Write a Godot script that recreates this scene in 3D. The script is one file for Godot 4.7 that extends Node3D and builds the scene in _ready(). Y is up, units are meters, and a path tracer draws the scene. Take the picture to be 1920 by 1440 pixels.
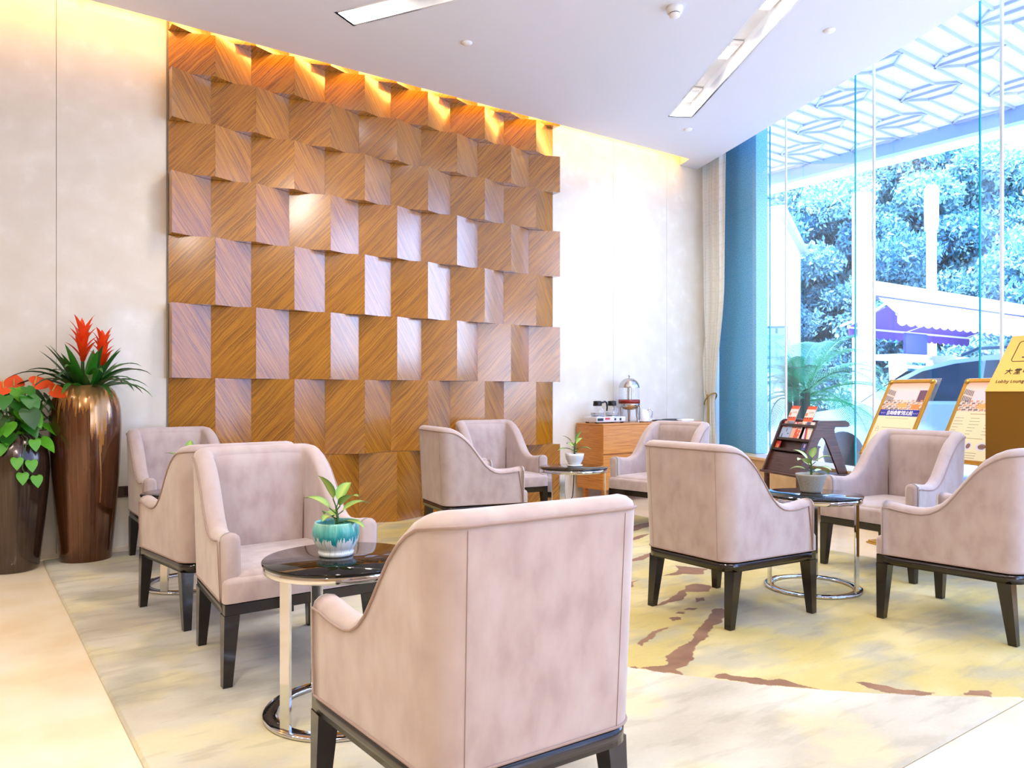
extends Node3D
# World: x runs along the timber wall (to the right), z comes out of it into the room, y is up, metres.

var M := {}
var names := {}
var rng := RandomNumberGenerator.new()
var tint = null
const GLASS_X := 7.95          # the glass wall stands on x = GLASS_X - 0.4 z
const WIN := Vector3(-0.3714, 0, 0.9285)   # along the glass wall, towards the viewer
const INW := Vector3(-0.9285, 0, -0.3714)  # from the glass into the room
const CEIL := 4.06
const TOP := 4.62

func _ready():
	rng.seed = 7
	# ---- camera
	var cam := Camera3D.new()
	cam.name = "camera"
	cam.projection = Camera3D.PROJECTION_FRUSTUM
	cam.keep_aspect = Camera3D.KEEP_HEIGHT
	cam.near = 0.05
	cam.far = 300.0
	cam.size = 0.05 * 1440.0 / 1436.0
	cam.frustum_offset = Vector2(0, 0.05 * 17.0 / 1436.0)
	cam.position = Vector3(0, 1.2, 6.55)
	cam.rotation_degrees = Vector3(0, -35.8, 0)
	add_child(cam)
	cam.current = true
	# ---- sky, sun, exposure
	var we := WorldEnvironment.new()
	we.name = "world_environment"
	var e := Environment.new()
	e.background_mode = Environment.BG_SKY
	var sm := ProceduralSkyMaterial.new()
	sm.sky_top_color = Color(0.60, 0.74, 1.0)
	sm.sky_horizon_color = Color(0.82, 0.89, 1.0)
	sm.sky_curve = 0.12
	sm.ground_horizon_color = Color(0.9, 0.93, 0.97)
	sm.ground_bottom_color = Color(0.75, 0.78, 0.8)
	sm.sky_energy_multiplier = 2.6
	sm.ground_energy_multiplier = 2.0
	var sky := Sky.new()
	sky.sky_material = sm
	e.sky = sky
	e.tonemap_mode = Environment.TONE_MAPPER_LINEAR
	e.tonemap_exposure = 1.1
	e.sdfgi_enabled = true
	e.ssao_enabled = true
	e.ssil_enabled = true
	we.environment = e
	add_child(we)
	var sun := DirectionalLight3D.new()
	sun.name = "sun"
	sun.light_color = Color(1.0, 0.97, 0.92)
	sun.light_energy = 3.0
	sun.light_angular_distance = 1.0
	sun.shadow_enabled = true
	sun.rotation_degrees = Vector3(-48, -62, 0)
	add_child(sun)
	materials()
	room()
	lamps()
	timber_wall()
	rug()
	outdoors()
	furniture()
	vases()
	buffet()
	window_side()

# ------------------------------------------------------------------ shape helpers
func stn() -> SurfaceTool:
	var s := SurfaceTool.new()
	s.begin(Mesh.PRIMITIVE_TRIANGLES)
	s.set_smooth_group(-1)
	return s

func vert(s, p, uv):
	if tint != null:
		s.set_color(tint)
	s.set_uv(uv)
	s.add_vertex(p)

func tri(s, a, b, c, ua = Vector2.ZERO, ub = Vector2.ZERO, uc = Vector2.ZERO):
	vert(s, a, ua)
	vert(s, c, uc)
	vert(s, b, ub)

func quad(s, a, b, c, d, u = null):
	if u == null:
		tri(s, a, b, c)
		tri(s, a, c, d)
	else:
		tri(s, a, b, c, u[0], u[1], u[2])
		tri(s, a, c, d, u[0], u[2], u[3])

func polyout(s, pts, center, u = null):   # a convex face, turned away from center
	var n: Vector3 = (pts[1] - pts[0]).cross(pts[2] - pts[0])
	var c := Vector3.ZERO
	for p in pts:
		c += p
	c /= pts.size()
	var flip: bool = n.dot(c - center) < 0
	for i in range(1, pts.size() - 1):
		var j := i
		var k := i + 1
		if flip:
			j = i + 1
			k = i
		if u == null:
			tri(s, pts[0], pts[j], pts[k])
		else:
			tri(s, pts[0], pts[j], pts[k], u[0], u[j], u[k])

func box(s, c: Vector3, size: Vector3, bev := 0.0, b := Basis.IDENTITY):
	s.set_smooth_group(-1)
	var h := size * 0.5
	var at := func(x, y, z): return c + b * Vector3(x, y, z)
	if bev <= 0.0:
		for ax in 3:
			for sg in [-1, 1]:
				var pts := []
				for q in [[-1, -1], [1, -1], [1, 1], [-1, 1]]:
					var v := Vector3.ZERO
					v[ax] = sg * h[ax]
					v[(ax + 1) % 3] = q[0] * h[(ax + 1) % 3]
					v[(ax + 2) % 3] = q[1] * h[(ax + 2) % 3]
					pts.append(c + b * v)
				polyout(s, pts, c)
		return
	var g := h - Vector3.ONE * bev
	for ax in 3:
		var a1 := (ax + 1) % 3
		var a2 := (ax + 2) % 3
		for sg in [-1, 1]:
			var pts := []
			for q in [[-1, -1], [1, -1], [1, 1], [-1, 1]]:
				var v := Vector3.ZERO
				v[ax] = sg * h[ax]
				v[a1] = q[0] * g[a1]
				v[a2] = q[1] * g[a2]
				pts.append(c + b * v)
			polyout(s, pts, c)
			for sh in [-1, 1]:      # edge between the faces ax/sg and a1/sh
				var e := []
				for q in [-1, 1]:
					var v := Vector3.ZERO
					v[ax] = sg * h[ax]
					v[a1] = sh * g[a1]
					v[a2] = q * g[a2]
					e.append(c + b * v)
				for q in [1, -1]:
					var v := Vector3.ZERO
					v[ax] = sg * g[ax]
					v[a1] = sh * h[a1]
					v[a2] = q * g[a2]
					e.append(c + b * v)
				polyout(s, e, c)
	for sx in [-1, 1]:
		for sy in [-1, 1]:
			for sz in [-1, 1]:
				polyout(s, [at.call(sx * h.x, sy * g.y, sz * g.z), at.call(sx * g.x, sy * h.y, sz * g.z), at.call(sx * g.x, sy * g.y, sz * h.z)], c)

func grid(s, rows, wrap := false, vs = null):     # smooth sheet through rows of points
	s.set_smooth_group(0)
	var nr: int = rows.size()
	for i in nr - 1:
		var a = rows[i]
		var b2 = rows[i + 1]
		var n: int = a.size()
		for j in (n if wrap else n - 1):
			var k := (j + 1) % n
			var u0 := float(j) / (n if wrap else n - 1)
			var u1 := float(j + 1) / (n if wrap else n - 1)
			var v0: float = float(i) / (nr - 1) if vs == null else vs[i]
			var v1: float = float(i + 1) / (nr - 1) if vs == null else vs[i + 1]
			quad(s, a[j], a[k], b2[k], b2[j], [Vector2(u0, v0), Vector2(u1, v0), Vector2(u1, v1), Vector2(u0, v1)])
	s.set_smooth_group(-1)

func lathe(s, prof, segs := 32, o := Vector3.ZERO, b := Basis.IDENTITY):   # profile from bottom to top: [radius, height]
	var rows := []
	var vs := []
	var tall := 0.0001
	for p in prof:
		tall = maxf(tall, p[1])
	for p in prof:
		vs.append(clampf(p[1] / tall, 0.002, 0.998))
		var r := []
		for i in segs + 1:
			var t := TAU * i / segs
			r.append(o + b * Vector3(p[0] * sin(t), p[1], p[0] * cos(t)))
		rows.append(r)
	grid(s, rows, false, vs)

func tube(s, pts, r, segs := 8, closed := false):
	var n: int = pts.size()
	var rows := []
	var side := Vector3.ZERO
	for i in n:
		var a: Vector3 = pts[(i - 1 + n) % n] if closed or i > 0 else pts[i]
		var c: Vector3 = pts[(i + 1) % n] if closed or i < n - 1 else pts[i]
		var d := (c - a).normalized()
		if side == Vector3.ZERO:
			side = d.cross(Vector3.UP)
			if side.length() < 0.1:
				side = d.cross(Vector3.RIGHT)
		side = (side - d * side.dot(d)).normalized()
		var up := side.cross(d)
		var rad: float = r[i] if r is Array else r
		var row := []
		for j in segs:
			var t := TAU * j / segs
			row.append(pts[i] + (side * cos(t) + up * sin(t)) * rad)
		rows.append(row)
	if closed:
		rows.append(rows[0])
	grid(s, rows, true)
	if not closed:
		polyout(s, rows[0], pts[1])
		polyout(s, rows[n - 1], pts[n - 2])

func extrude(s, pts: PackedVector2Array, z0: float, z1: float, xf := Transform3D.IDENTITY):
	s.set_smooth_group(-1)
	if Geometry2D.is_polygon_clockwise(pts):
		pts = pts.duplicate()
		pts.reverse()
	var ix := Geometry2D.triangulate_polygon(pts)
	for i in range(0, ix.size(), 3):
		var q := [pts[ix[i]], pts[ix[i + 1]], pts[ix[i + 2]]]
		if (q[1] - q[0]).cross(q[2] - q[0]) < 0:
			q = [q[0], q[2], q[1]]
		tri(s, xf * Vector3(q[0].x, q[0].y, z1), xf * Vector3(q[1].x, q[1].y, z1), xf * Vector3(q[2].x, q[2].y, z1))
		tri(s, xf * Vector3(q[0].x, q[0].y, z0), xf * Vector3(q[2].x, q[2].y, z0), xf * Vector3(q[1].x, q[1].y, z0))
	for i in pts.size():
		var a := pts[i]
		var b := pts[(i + 1) % pts.size()]
		quad(s, xf * Vector3(a.x, a.y, z0), xf * Vector3(b.x, b.y, z0), xf * Vector3(b.x, b.y, z1), xf * Vector3(a.x, a.y, z1))

func mesh_of(s) -> ArrayMesh:
	s.generate_normals()
	return s.commit()

func put(called: String, s, mat, parent: Node = self) -> MeshInstance3D:
	var o := MeshInstance3D.new()
	o.name = numbered(called) if parent == self else called
	o.mesh = mesh_of(s) if s is SurfaceTool else s
	o.material_override = mat
	parent.add_child(o, true)
	return o

func numbered(called: String) -> String:
	var n: int = names.get(called, 0)
	names[called] = n + 1
	return called if n == 0 else "%s_%03d" % [called, n]

func tag(o, label: String, category: String, group := ""):
	o.set_meta("label", label)
	o.set_meta("category", category)
	if group != "":
		o.set_meta("group", group)
	return o

func thing(called: String, label: String, category: String, at := Vector3.ZERO, turn := 0.0, group := "") -> Node3D:
	var o := Node3D.new()
	o.name = numbered(called)
	add_child(o)
	o.position = at
	o.rotation.y = turn
	tag(o, label, category, group)
	return o

func shell(called: String, s, mat, parent: Node = self):
	var o := put(called, s, mat, parent)
	if parent == self:
		o.set_meta("kind", "structure")
	return o

func dup(root: Node3D, at: Vector3, turn: float, label: String) -> Node3D:
	var r: Node3D = root.duplicate()
	r.name = numbered(String(root.name))
	add_child(r)
	r.position = at
	r.rotation.y = turn
	r.set_meta("label", label)
	return r

func winp(z: float, off := 0.0, y := 0.0) -> Vector3:   # a point on the glass wall's line, off metres inwards
	return Vector3(GLASS_X - 0.4 * z, y, z) + INW * off

func winb() -> Basis:     # x along the window, z out of the room
	return Basis(WIN, Vector3.UP, WIN.cross(Vector3.UP))

# ------------------------------------------------------------------ materials
func mk(c: Color, rough := 0.6, metal := 0.0) -> StandardMaterial3D:
	var m := StandardMaterial3D.new()
	m.albedo_color = c
	m.roughness = rough
	m.metallic = metal
	return m

func noise_tex(size: int, freq: float, cols: Array, stops: Array, sd := 1, oct := 4, type := FastNoiseLite.TYPE_SIMPLEX_SMOOTH, normal := false) -> NoiseTexture2D:
	var n := FastNoiseLite.new()
	n.noise_type = type
	n.frequency = freq
	n.fractal_octaves = oct
	n.seed = sd
	var t := NoiseTexture2D.new()
	t.width = size
	t.height = size
	t.seamless = true
	t.noise = n
	if normal:
		t.as_normal_map = true
		t.bump_strength = 3.0
	else:
		var g := Gradient.new()
		g.offsets = PackedFloat32Array(stops)
		g.colors = PackedColorArray(cols)
		t.color_ramp = g
	return t

func tri_mat(m: StandardMaterial3D, sc: float, world := false) -> StandardMaterial3D:
	m.uv1_triplanar = true
	m.uv1_world_triplanar = world
	m.uv1_scale = Vector3.ONE * sc
	return m

func pane(c: Color, a: float) -> StandardMaterial3D:
	var m := mk(Color(c.r, c.g, c.b, a), 0.0)
	m.transparency = BaseMaterial3D.TRANSPARENCY_ALPHA
	return m

func leafmat(c: Color) -> StandardMaterial3D:
	var m := mk(c, 0.4)
	m.cull_mode = BaseMaterial3D.CULL_DISABLED
	m.backlight_enabled = true
	m.backlight = Color(c.r * 0.5, c.g * 0.5, c.b * 0.5)
	return m

func veneer_image(sd: int, dark: Color, mid: Color, light: Color, sx := 1.0, sy := 90.0) -> ImageTexture:
	var n := FastNoiseLite.new()
	n.seed = sd
	n.frequency = 1.0
	n.fractal_octaves = 3
	var w := 768
	var im := Image.create(w, w, false, Image.FORMAT_RGB8)
	for y in w:
		for x in w:
			var u := float(x) / w
			var v := float(y) / w
			var wob := 0.006 * n.get_noise_2d(u * 5.0, v * 9.0)
			var a := n.get_noise_2d(u * 1.1 * sx, (v + wob) * sy)
			var b := n.get_noise_2d(u * 2.2 * sx + 40.0, (v + wob) * sy * 1.9 + 9.0)
			var t := clampf(0.5 + 1.1 * a, 0, 1)
			var c := mid.lerp(light, t)
			c = c.lerp(dark, clampf((b - 0.08) * 3.0, 0, 0.7))
			im.set_pixel(x, y, c)
	return ImageTexture.create_from_image(im)

func materials():
	var m: StandardMaterial3D
	# velvet of the chairs: mottled nap with a sheen
	m = mk(Color.WHITE, 0.75)
	m.albedo_texture = noise_tex(512, 0.02, [Color(0.66, 0.575, 0.55), Color(0.705, 0.63, 0.605), Color(0.74, 0.675, 0.655)], [0.1, 0.48, 0.88], 3, 5)
	m.rim_enabled = true
	m.rim = 1.0
	m.rim_tint = 0.0
	M.velvet = tri_mat(m, 1.1, true)
	M.velvet.uv1_scale = Vector3(0.9, 0.5, 0.9)
	M.piping = mk(Color(0.62, 0.53, 0.50), 0.7)
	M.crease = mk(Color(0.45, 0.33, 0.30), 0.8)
	M.espresso = mk(Color(0.085, 0.04, 0.03), 0.2)
	M.espresso.clearcoat_enabled = true
	M.espresso.clearcoat = 0.3
	M.espresso.clearcoat_roughness = 0.06
	M.chrome = mk(Color(0.82, 0.82, 0.83), 0.07, 1.0)
	M.steel = mk(Color(0.78, 0.78, 0.78), 0.22, 1.0)
	M.smoked = mk(Color(0.05, 0.045, 0.045), 0.03)
	M.white = mk(Color(0.93, 0.93, 0.94), 0.7)
	M.ceiling = mk(Color(0.87, 0.88, 0.92), 0.9)
	M.ceramic = mk(Color(0.93, 0.92, 0.9), 0.12)
	M.black = mk(Color(0.03, 0.03, 0.035), 0.35)
	M.soil = mk(Color(0.12, 0.085, 0.06), 0.95)
	M.led = mk(Color(1, 0.95, 0.85), 0.5)
	M.led.emission_enabled = true
	M.led.emission = Color(1.0, 0.93, 0.80)
	M.led.emission_energy_multiplier = 8.0
	M.cove = mk(Color(1, 0.8, 0.5), 0.5)
	M.cove.emission_enabled = true
	M.cove.emission = Color(1.0, 0.76, 0.42)
	M.cove.emission_energy_multiplier = 4.0
	# polished beige marble
	m = mk(Color.WHITE, 0.07)
	m.albedo_texture = noise_tex(1024, 0.006, [Color(0.875, 0.84, 0.775), Color(0.888, 0.855, 0.795), Color(0.895, 0.865, 0.81), Color(0.925, 0.90, 0.85)], [0.15, 0.5, 0.7, 0.98], 11, 6)
	m.metallic_specular = 0.38
	M.marble = tri_mat(m, 0.55, true)
	m = mk(Color.WHITE, 0.12)
	m.albedo_texture = noise_tex(1024, 0.005, [Color(0.93, 0.845, 0.70), Color(0.95, 0.88, 0.75), Color(0.96, 0.90, 0.80)], [0.15, 0.5, 0.85], 21, 5)
	M.floor = tri_mat(m, 0.4, true)
	m = mk(Color.WHITE, 0.3)
	m.albedo_texture = noise_tex(512, 0.01, [Color(0.80, 0.68, 0.50), Color(0.87, 0.77, 0.60)], [0.2, 0.8], 31, 5)
	M.plinth = tri_mat(m, 0.8, true)
	# dark blue speckled granite
	m = mk(Color.WHITE, 0.08)
	m.albedo_texture = noise_tex(512, 0.16, [Color(0.16, 0.50, 0.72), Color(0.34, 0.66, 0.86), Color(0.58, 0.82, 0.95), Color(0.92, 0.97, 1.0)], [0.2, 0.5, 0.72, 0.92], 41, 3)
	M.granite = tri_mat(m, 1.3, true)
	# veneers
	M.veneer = []
	for k in 2:
		m = mk(Color.WHITE, 0.24)
		m.albedo_texture = veneer_image(50 + k, Color(0.42, 0.24, 0.03), Color(0.64, 0.40, 0.055), Color(0.73, 0.48, 0.09))
		m.metallic_specular = 0.65
		m.clearcoat_enabled = true
		m.clearcoat = 1.0
		m.clearcoat_roughness = 0.14
		M.veneer.append(m)
	m = mk(Color.WHITE, 0.35)
	m.albedo_texture = veneer_image(60, Color(0.68, 0.40, 0.15), Color(0.80, 0.52, 0.22), Color(0.85, 0.58, 0.27), 1.0, 60.0)
	M.oak = tri_mat(m, 1.0)
	m = mk(Color.WHITE, 0.4)
	m.albedo_texture = veneer_image(61, Color(0.16, 0.085, 0.06), Color(0.30, 0.18, 0.14), Color(0.37, 0.24, 0.19), 1.0, 50.0)
	M.walnut = tri_mat(m, 1.2)
	M.gold = mk(Color(0.80, 0.62, 0.27), 0.3, 0.9)
	M.brass = mk(Color(0.60, 0.43, 0.15), 0.42, 0.7)
	M.goldpaint = mk(Color(0.70, 0.54, 0.17), 0.42, 0.35)
	# glass
	M.glass = pane(Color(0.75, 0.95, 0.97), 0.03)
	M.glassedge = mk(Color(0.16, 0.66, 0.70), 0.15)
	M.glassedge.backlight_enabled = true
	M.glassedge.backlight = Color(0.2, 0.7, 0.72)
	M.clear = pane(Color(0.95, 0.97, 0.98), 0.08)
	M.joint = mk(Color(0.86, 0.92, 0.95), 0.4)
	M.curtain = mk(Color(1.0, 0.99, 0.96), 0.85)
	M.curtain.albedo_texture = noise_tex(512, 0.02, [Color(0.86, 0.84, 0.79), Color(0.98, 0.97, 0.95)], [0.1, 0.36], 71, 3)
	tri_mat(M.curtain, 1.0)
	M.curtain.uv1_scale = Vector3(0.6, 7.0, 0.6)
	M.curtain.backlight_enabled = true
	M.curtain.backlight = Color(0.7, 0.7, 0.68)
	M.curtain.cull_mode = BaseMaterial3D.CULL_DISABLED
	M.rope = mk(Color(0.68, 0.55, 0.25), 0.6)
	# leaves
	M.leaf_dark = leafmat(Color(0.10, 0.29, 0.08))
	M.leaf_mid = leafmat(Color(0.16, 0.43, 0.09))
	M.leaf_bright = leafmat(Color(0.32, 0.62, 0.10))
	M.flower = leafmat(Color(0.95, 0.27, 0.06))
	M.spathe = leafmat(Color(0.90, 0.30, 0.08))
	M.stem = mk(Color(0.22, 0.36, 0.10), 0.5)
	m = leafmat(Color.WHITE)
	m.vertex_color_use_as_albedo = true
	m.backlight = Color(0.2, 0.3, 0.08)
	M.leaf_var = m

# ------------------------------------------------------------------ the room
func room():
	var s := stn()
	box(s, Vector3(2.0, -0.1, 4.5), Vector3(17.0, 0.2, 15.0))
	shell("floor", s, M.floor)
	# back wall of marble slabs on a core
	s = stn()
	box(s, Vector3(1.2, 2.31, -0.16), Vector3(14.2, 4.62, 0.24))
	var wall = shell("wall_back", s, M.white)
	var edges := [-5.8, -4.9, -4.0, -3.1, -2.2, -1.20, -0.31, 0.58, 1.34]
	for i in edges.size() - 1:
		slab(wall, edges[i], edges[i + 1])
	edges = [5.29, 6.2, 7.1, 8.0]
	for i in 3:
		slab(wall, edges[i], edges[i + 1])
	s = stn()
	box(s, Vector3(0.3, 0.006, 0.0), Vector3(2.1, 0.012, 0.30))
	shell("trim_1", s, M.floor)
	# other walls
	s = stn()
	box(s, Vector3(-5.9, 2.31, 5.0), Vector3(0.2, 4.62, 10.6))
	shell("wall_left", s, M.plinth)
	s = stn()
	box(s, Vector3(-1.8, 2.31, 10.4), Vector3(8.4, 4.62, 0.2))
	box(s, Vector3(3.3, 3.76, 10.4), Vector3(2.4, 1.72, 0.2))
	box(s, Vector3(4.2, 1.75, 10.4), Vector3(0.6, 3.5, 0.2))
	shell("wall_front", s, M.plinth)
	# glazed entrance in the front wall, behind the viewer
	var ent := Node3D.new()
	ent.name = "window_2"
	ent.set_meta("kind", "structure")
	add_child(ent)
	for k in 2:
		s = stn()
		var xa := 2.4 + k * 0.75
		quad(s, Vector3(xa, 0, 10.4), Vector3(xa + 0.75, 0, 10.4), Vector3(xa + 0.75, 2.9, 10.4), Vector3(xa, 2.9, 10.4))
		put("glass_pane", s, M.glass, ent)
		s = stn()
		box(s, Vector3(xa, 1.45, 10.4), Vector3(0.05, 2.9, 0.08), 0.003)
		put("mullion", s, M.steel, ent)
	# plinth below the glass, with a stone sill
	var b := winb()
	var mid := winp(4.95)
	s = stn()
	box(s, mid + INW * 0.02 + Vector3(0, 0.225, 0), Vector3(11.3, 0.45, 0.30), 0.0, b)
	var wr = shell("wall_right", s, M.plinth)
	s = stn()
	box(s, mid + INW * 0.03 + Vector3(0, 0.465, 0), Vector3(11.3, 0.03, 0.36), 0.004, b)
	shell("sill", s, M.plinth, wr)
	# granite pier at the window's end
	s = stn()
	box(s, winp(0.475, -0.12, 2.31 + 0.24), Vector3(0.865, 4.14, 0.16), 0.006, b)
	shell("pier", s, M.granite, wr)
	# roof slab
	s = stn()
	var roof := PackedVector2Array([Vector2(-6.0, -0.3), Vector2(8.2, -0.3), Vector2(8.05, 0.2), Vector2(3.8, 10.6), Vector2(-6.0, 10.6)])
	extrude(s, roof, 0.0, 0.25, Transform3D(Basis(Vector3.RIGHT, Vector3(0, 0, 1), Vector3.UP), Vector3(0, TOP, 0)))
	shell("trim_2", s, M.white)
	# ceiling with the two light slots cut out
	var comb := CSGCombiner3D.new()
	comb.name = "ceiling"
	var poly := CSGPolygon3D.new()
	poly.name = "ceiling_sheet"
	poly.polygon = PackedVector2Array([Vector2(-5.8, 0.23), Vector2(7.235, 0.23), Vector2(7.335, -0.02), Vector2(7.66, -0.02), Vector2(3.5, 10.3), Vector2(-5.8, 10.3)])
	poly.depth = 0.1
	poly.material = M.ceiling
	poly.rotation_degrees = Vector3(90, 0, 0)
	poly.position = Vector3(0, CEIL, 0)
	comb.add_child(poly)
	for sl in slots():
		var cut := CSGBox3D.new()
		cut.name = "slot_cut"
		cut.operation = CSGShape3D.OPERATION_SUBTRACTION
		cut.size = Vector3(sl[2], 0.6, sl[3])
		cut.material = M.ceiling
		cut.position = Vector3(sl[0].x, CEIL, sl[0].y)
		cut.rotation.y = sl[1]
		comb.add_child(cut)
	comb.set_meta("kind", "structure")
	add_child(comb)
	# fascia along the window edge and ceiling fittings
	s = stn()
	box(s, winp(5.0, 0.34, CEIL + 0.31), Vector3(11.0, 0.5, 0.05), 0.0, b)
	shell("trim_3", s, M.ceiling)

func slots() -> Array:   # centre, turn, width, length
	var d1 := Vector2(0.4915, 0.871)
	var d2 := Vector2(-0.505, 0.863)
	return [
		[Vector2(2.3955, 1.06) + d1 * 1.25, atan2(d1.x, d1.y), 0.20, 2.5],
		[Vector2(6.045, 1.147) + d2 * 1.7, atan2(d2.x, d2.y), 0.225, 3.4],
		[Vector2(-2.2, 3.0), 0.5, 0.22, 2.6],
		[Vector2(0.2, 5.2), -0.55, 0.22, 2.6],
		[Vector2(2.2, 7.6), 0.5, 0.22, 2.6],
		[Vector2(-3.0, 7.6), -0.5, 0.22, 2.6],
	]

func slab(wall, x0: float, x1: float):
	var s := stn()
	box(s, Vector3((x0 + x1) / 2, 2.31, -0.03), Vector3(x1 - x0 - 0.003, 4.62, 0.02), 0.0015)
	put("marble_slab", s, M.marble, wall)

func lamps():
	# cove strip hidden on the ceiling's back edge
	var s := stn()
	box(s, Vector3(0.75, CEIL + 0.16, 0.30), Vector3(13.0, 0.04, 0.05))
	tag(put("cove_light", s, M.cove), "warm strip light hidden in the cove above the marble wall", "light")
	for k in 4:
		var a := AreaLight3D.new()
		a.name = "cove_lamp"
		a.light_color = Color(1.0, 0.74, 0.38)
		a.light_energy = 2.3
		a.area_size = Vector2(3.2, 0.06)
		a.shadow_enabled = true
		a.position = Vector3(-4.1 + 3.25 * k, CEIL + 0.19, 0.26)
		a.rotation_degrees = Vector3(-12, 0, 0)
		add_child(a, true)
	var says := ["white recessed ceiling slot with lamps near the timber wall", "long white recessed ceiling slot with lamps pointing to the window corner",
		"recessed ceiling slot with lamps behind the left view", "recessed ceiling slot with lamps over the viewer", "recessed ceiling slot with lamps at the lobby's rear right", "recessed ceiling slot with lamps at the lobby's rear left"]
	var i := 0
	for sl in slots():
		var t := thing("ceiling_light", says[i], "light", Vector3(sl[0].x, CEIL, sl[0].y), sl[1])
		var w: float = sl[2]
		var l: float = sl[3]
		s = stn()
		box(s, Vector3(0, 0.17, 0), Vector3(w + 0.04, 0.02, l + 0.04))
		for q in [-1, 1]:
			box(s, Vector3(q * (w / 2 + 0.01), 0.09, 0), Vector3(0.02, 0.18, l + 0.04))
			box(s, Vector3(0, 0.09, q * (l / 2 + 0.01)), Vector3(w, 0.18, 0.02))
		put("trough", s, M.white, t)
		var zs := []
		if i == 0:
			zs = [-1.05, -0.1, 0.7]
		elif i == 1:
			zs = [-1.47, -0.46, 0.42, 1.3]
		else:
			zs = [-0.9, -0.3, 0.3, 0.9]
		for z in zs:
			s = stn()
			for q in [-1, 1]:
				box(s, Vector3(q * 0.068, 0.125, z), Vector3(0.008, 0.03, 0.25), 0.001)
				box(s, Vector3(0, 0.125, z + q * 0.125), Vector3(0.144, 0.03, 0.008), 0.001)
			var ring := put("lamp_frame", s, M.white, t)
			s = stn()
			box(s, Vector3(0, 0.133, z), Vector3(0.126, 0.01, 0.24), 0.001)
			put("lamp_glow", s, M.led, ring)
			s = stn()
			for q in [-0.045, 0.045]:
				box(s, Vector3(0, 0.122, z + q), Vector3(0.126, 0.018, 0.010), 0.0)
			put("louvre", s, M.steel, ring)
			s = stn()
			box(s, Vector3(0, 0.148, z), Vector3(w - 0.01, 0.012, 0.30), 0.002)
			put("lamp_plate", s, M.white, t)
			var sp := AreaLight3D.new()
			sp.name = "slot_lamp"
			sp.light_color = Color(1.0, 0.965, 0.92)
			sp.light_energy = 2.15
			sp.area_size = Vector2(0.12, 0.23)
			sp.shadow_enabled = true
			sp.position = Vector3(0, 0.108, z)
			sp.rotation_degrees = Vector3(-90, 0, 0)
			t.add_child(sp, true)
		i += 1
	# small fittings on the ceiling
	s = stn()
	lathe(s, [[0.0, -0.075], [0.03, -0.075], [0.038, -0.068], [0.040, -0.045], [0.055, -0.04], [0.058, -0.02], [0.06, 0.0], [0.0, 0.0]], 28)
	var sd = tag(put("smoke_detector", s, M.white), "white round smoke detector on the ceiling", "smoke detector")
	sd.position = Vector3(4.30, CEIL, 2.65)
	s = stn()
	lathe(s, [[0.0351, -0.052], [0.0405, -0.05], [0.0405, -0.046], [0.0351, -0.044]], 28)
	put("vent_ring", s, M.black, sd)
	var caps := [[3.355, 1.266, "flat white round sprinkler plate on the ceiling left of the smoke detector"], [5.561, 3.117, "flat white round sprinkler plate on the ceiling right of the long slot"], [6.403, 0.933, "flat white round sprinkler plate on the ceiling near the window corner"]]
	for c in caps:
		s = stn()
		lathe(s, [[0.0, -0.014], [0.036, -0.014], [0.045, -0.004], [0.046, 0.0], [0.0, 0.0]], 28)
		var o = tag(put("ceiling_sprinkler", s, M.white), c[2], "sprinkler", "concealed sprinklers on the ceiling")
		o.position = Vector3(c[0], CEIL, c[1])
	# socket on the marble
	var so := thing("wall_socket", "brown socket plate on the marble wall beside the tall vase", "socket", Vector3(1.03, 0.438, -0.02))
	s = stn()
	box(s, Vector3(0, 0, 0.005), Vector3(0.12, 0.085, 0.010), 0.002)
	put("plate", s, mk(Color(0.30, 0.22, 0.17), 0.4), so)
	s = stn()
	box(s, Vector3(0.025, 0, 0.011), Vector3(0.05, 0.065, 0.004), 0.001)
	put("socket_insert", s, mk(Color(0.22, 0.12, 0.10), 0.4), so)

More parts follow.
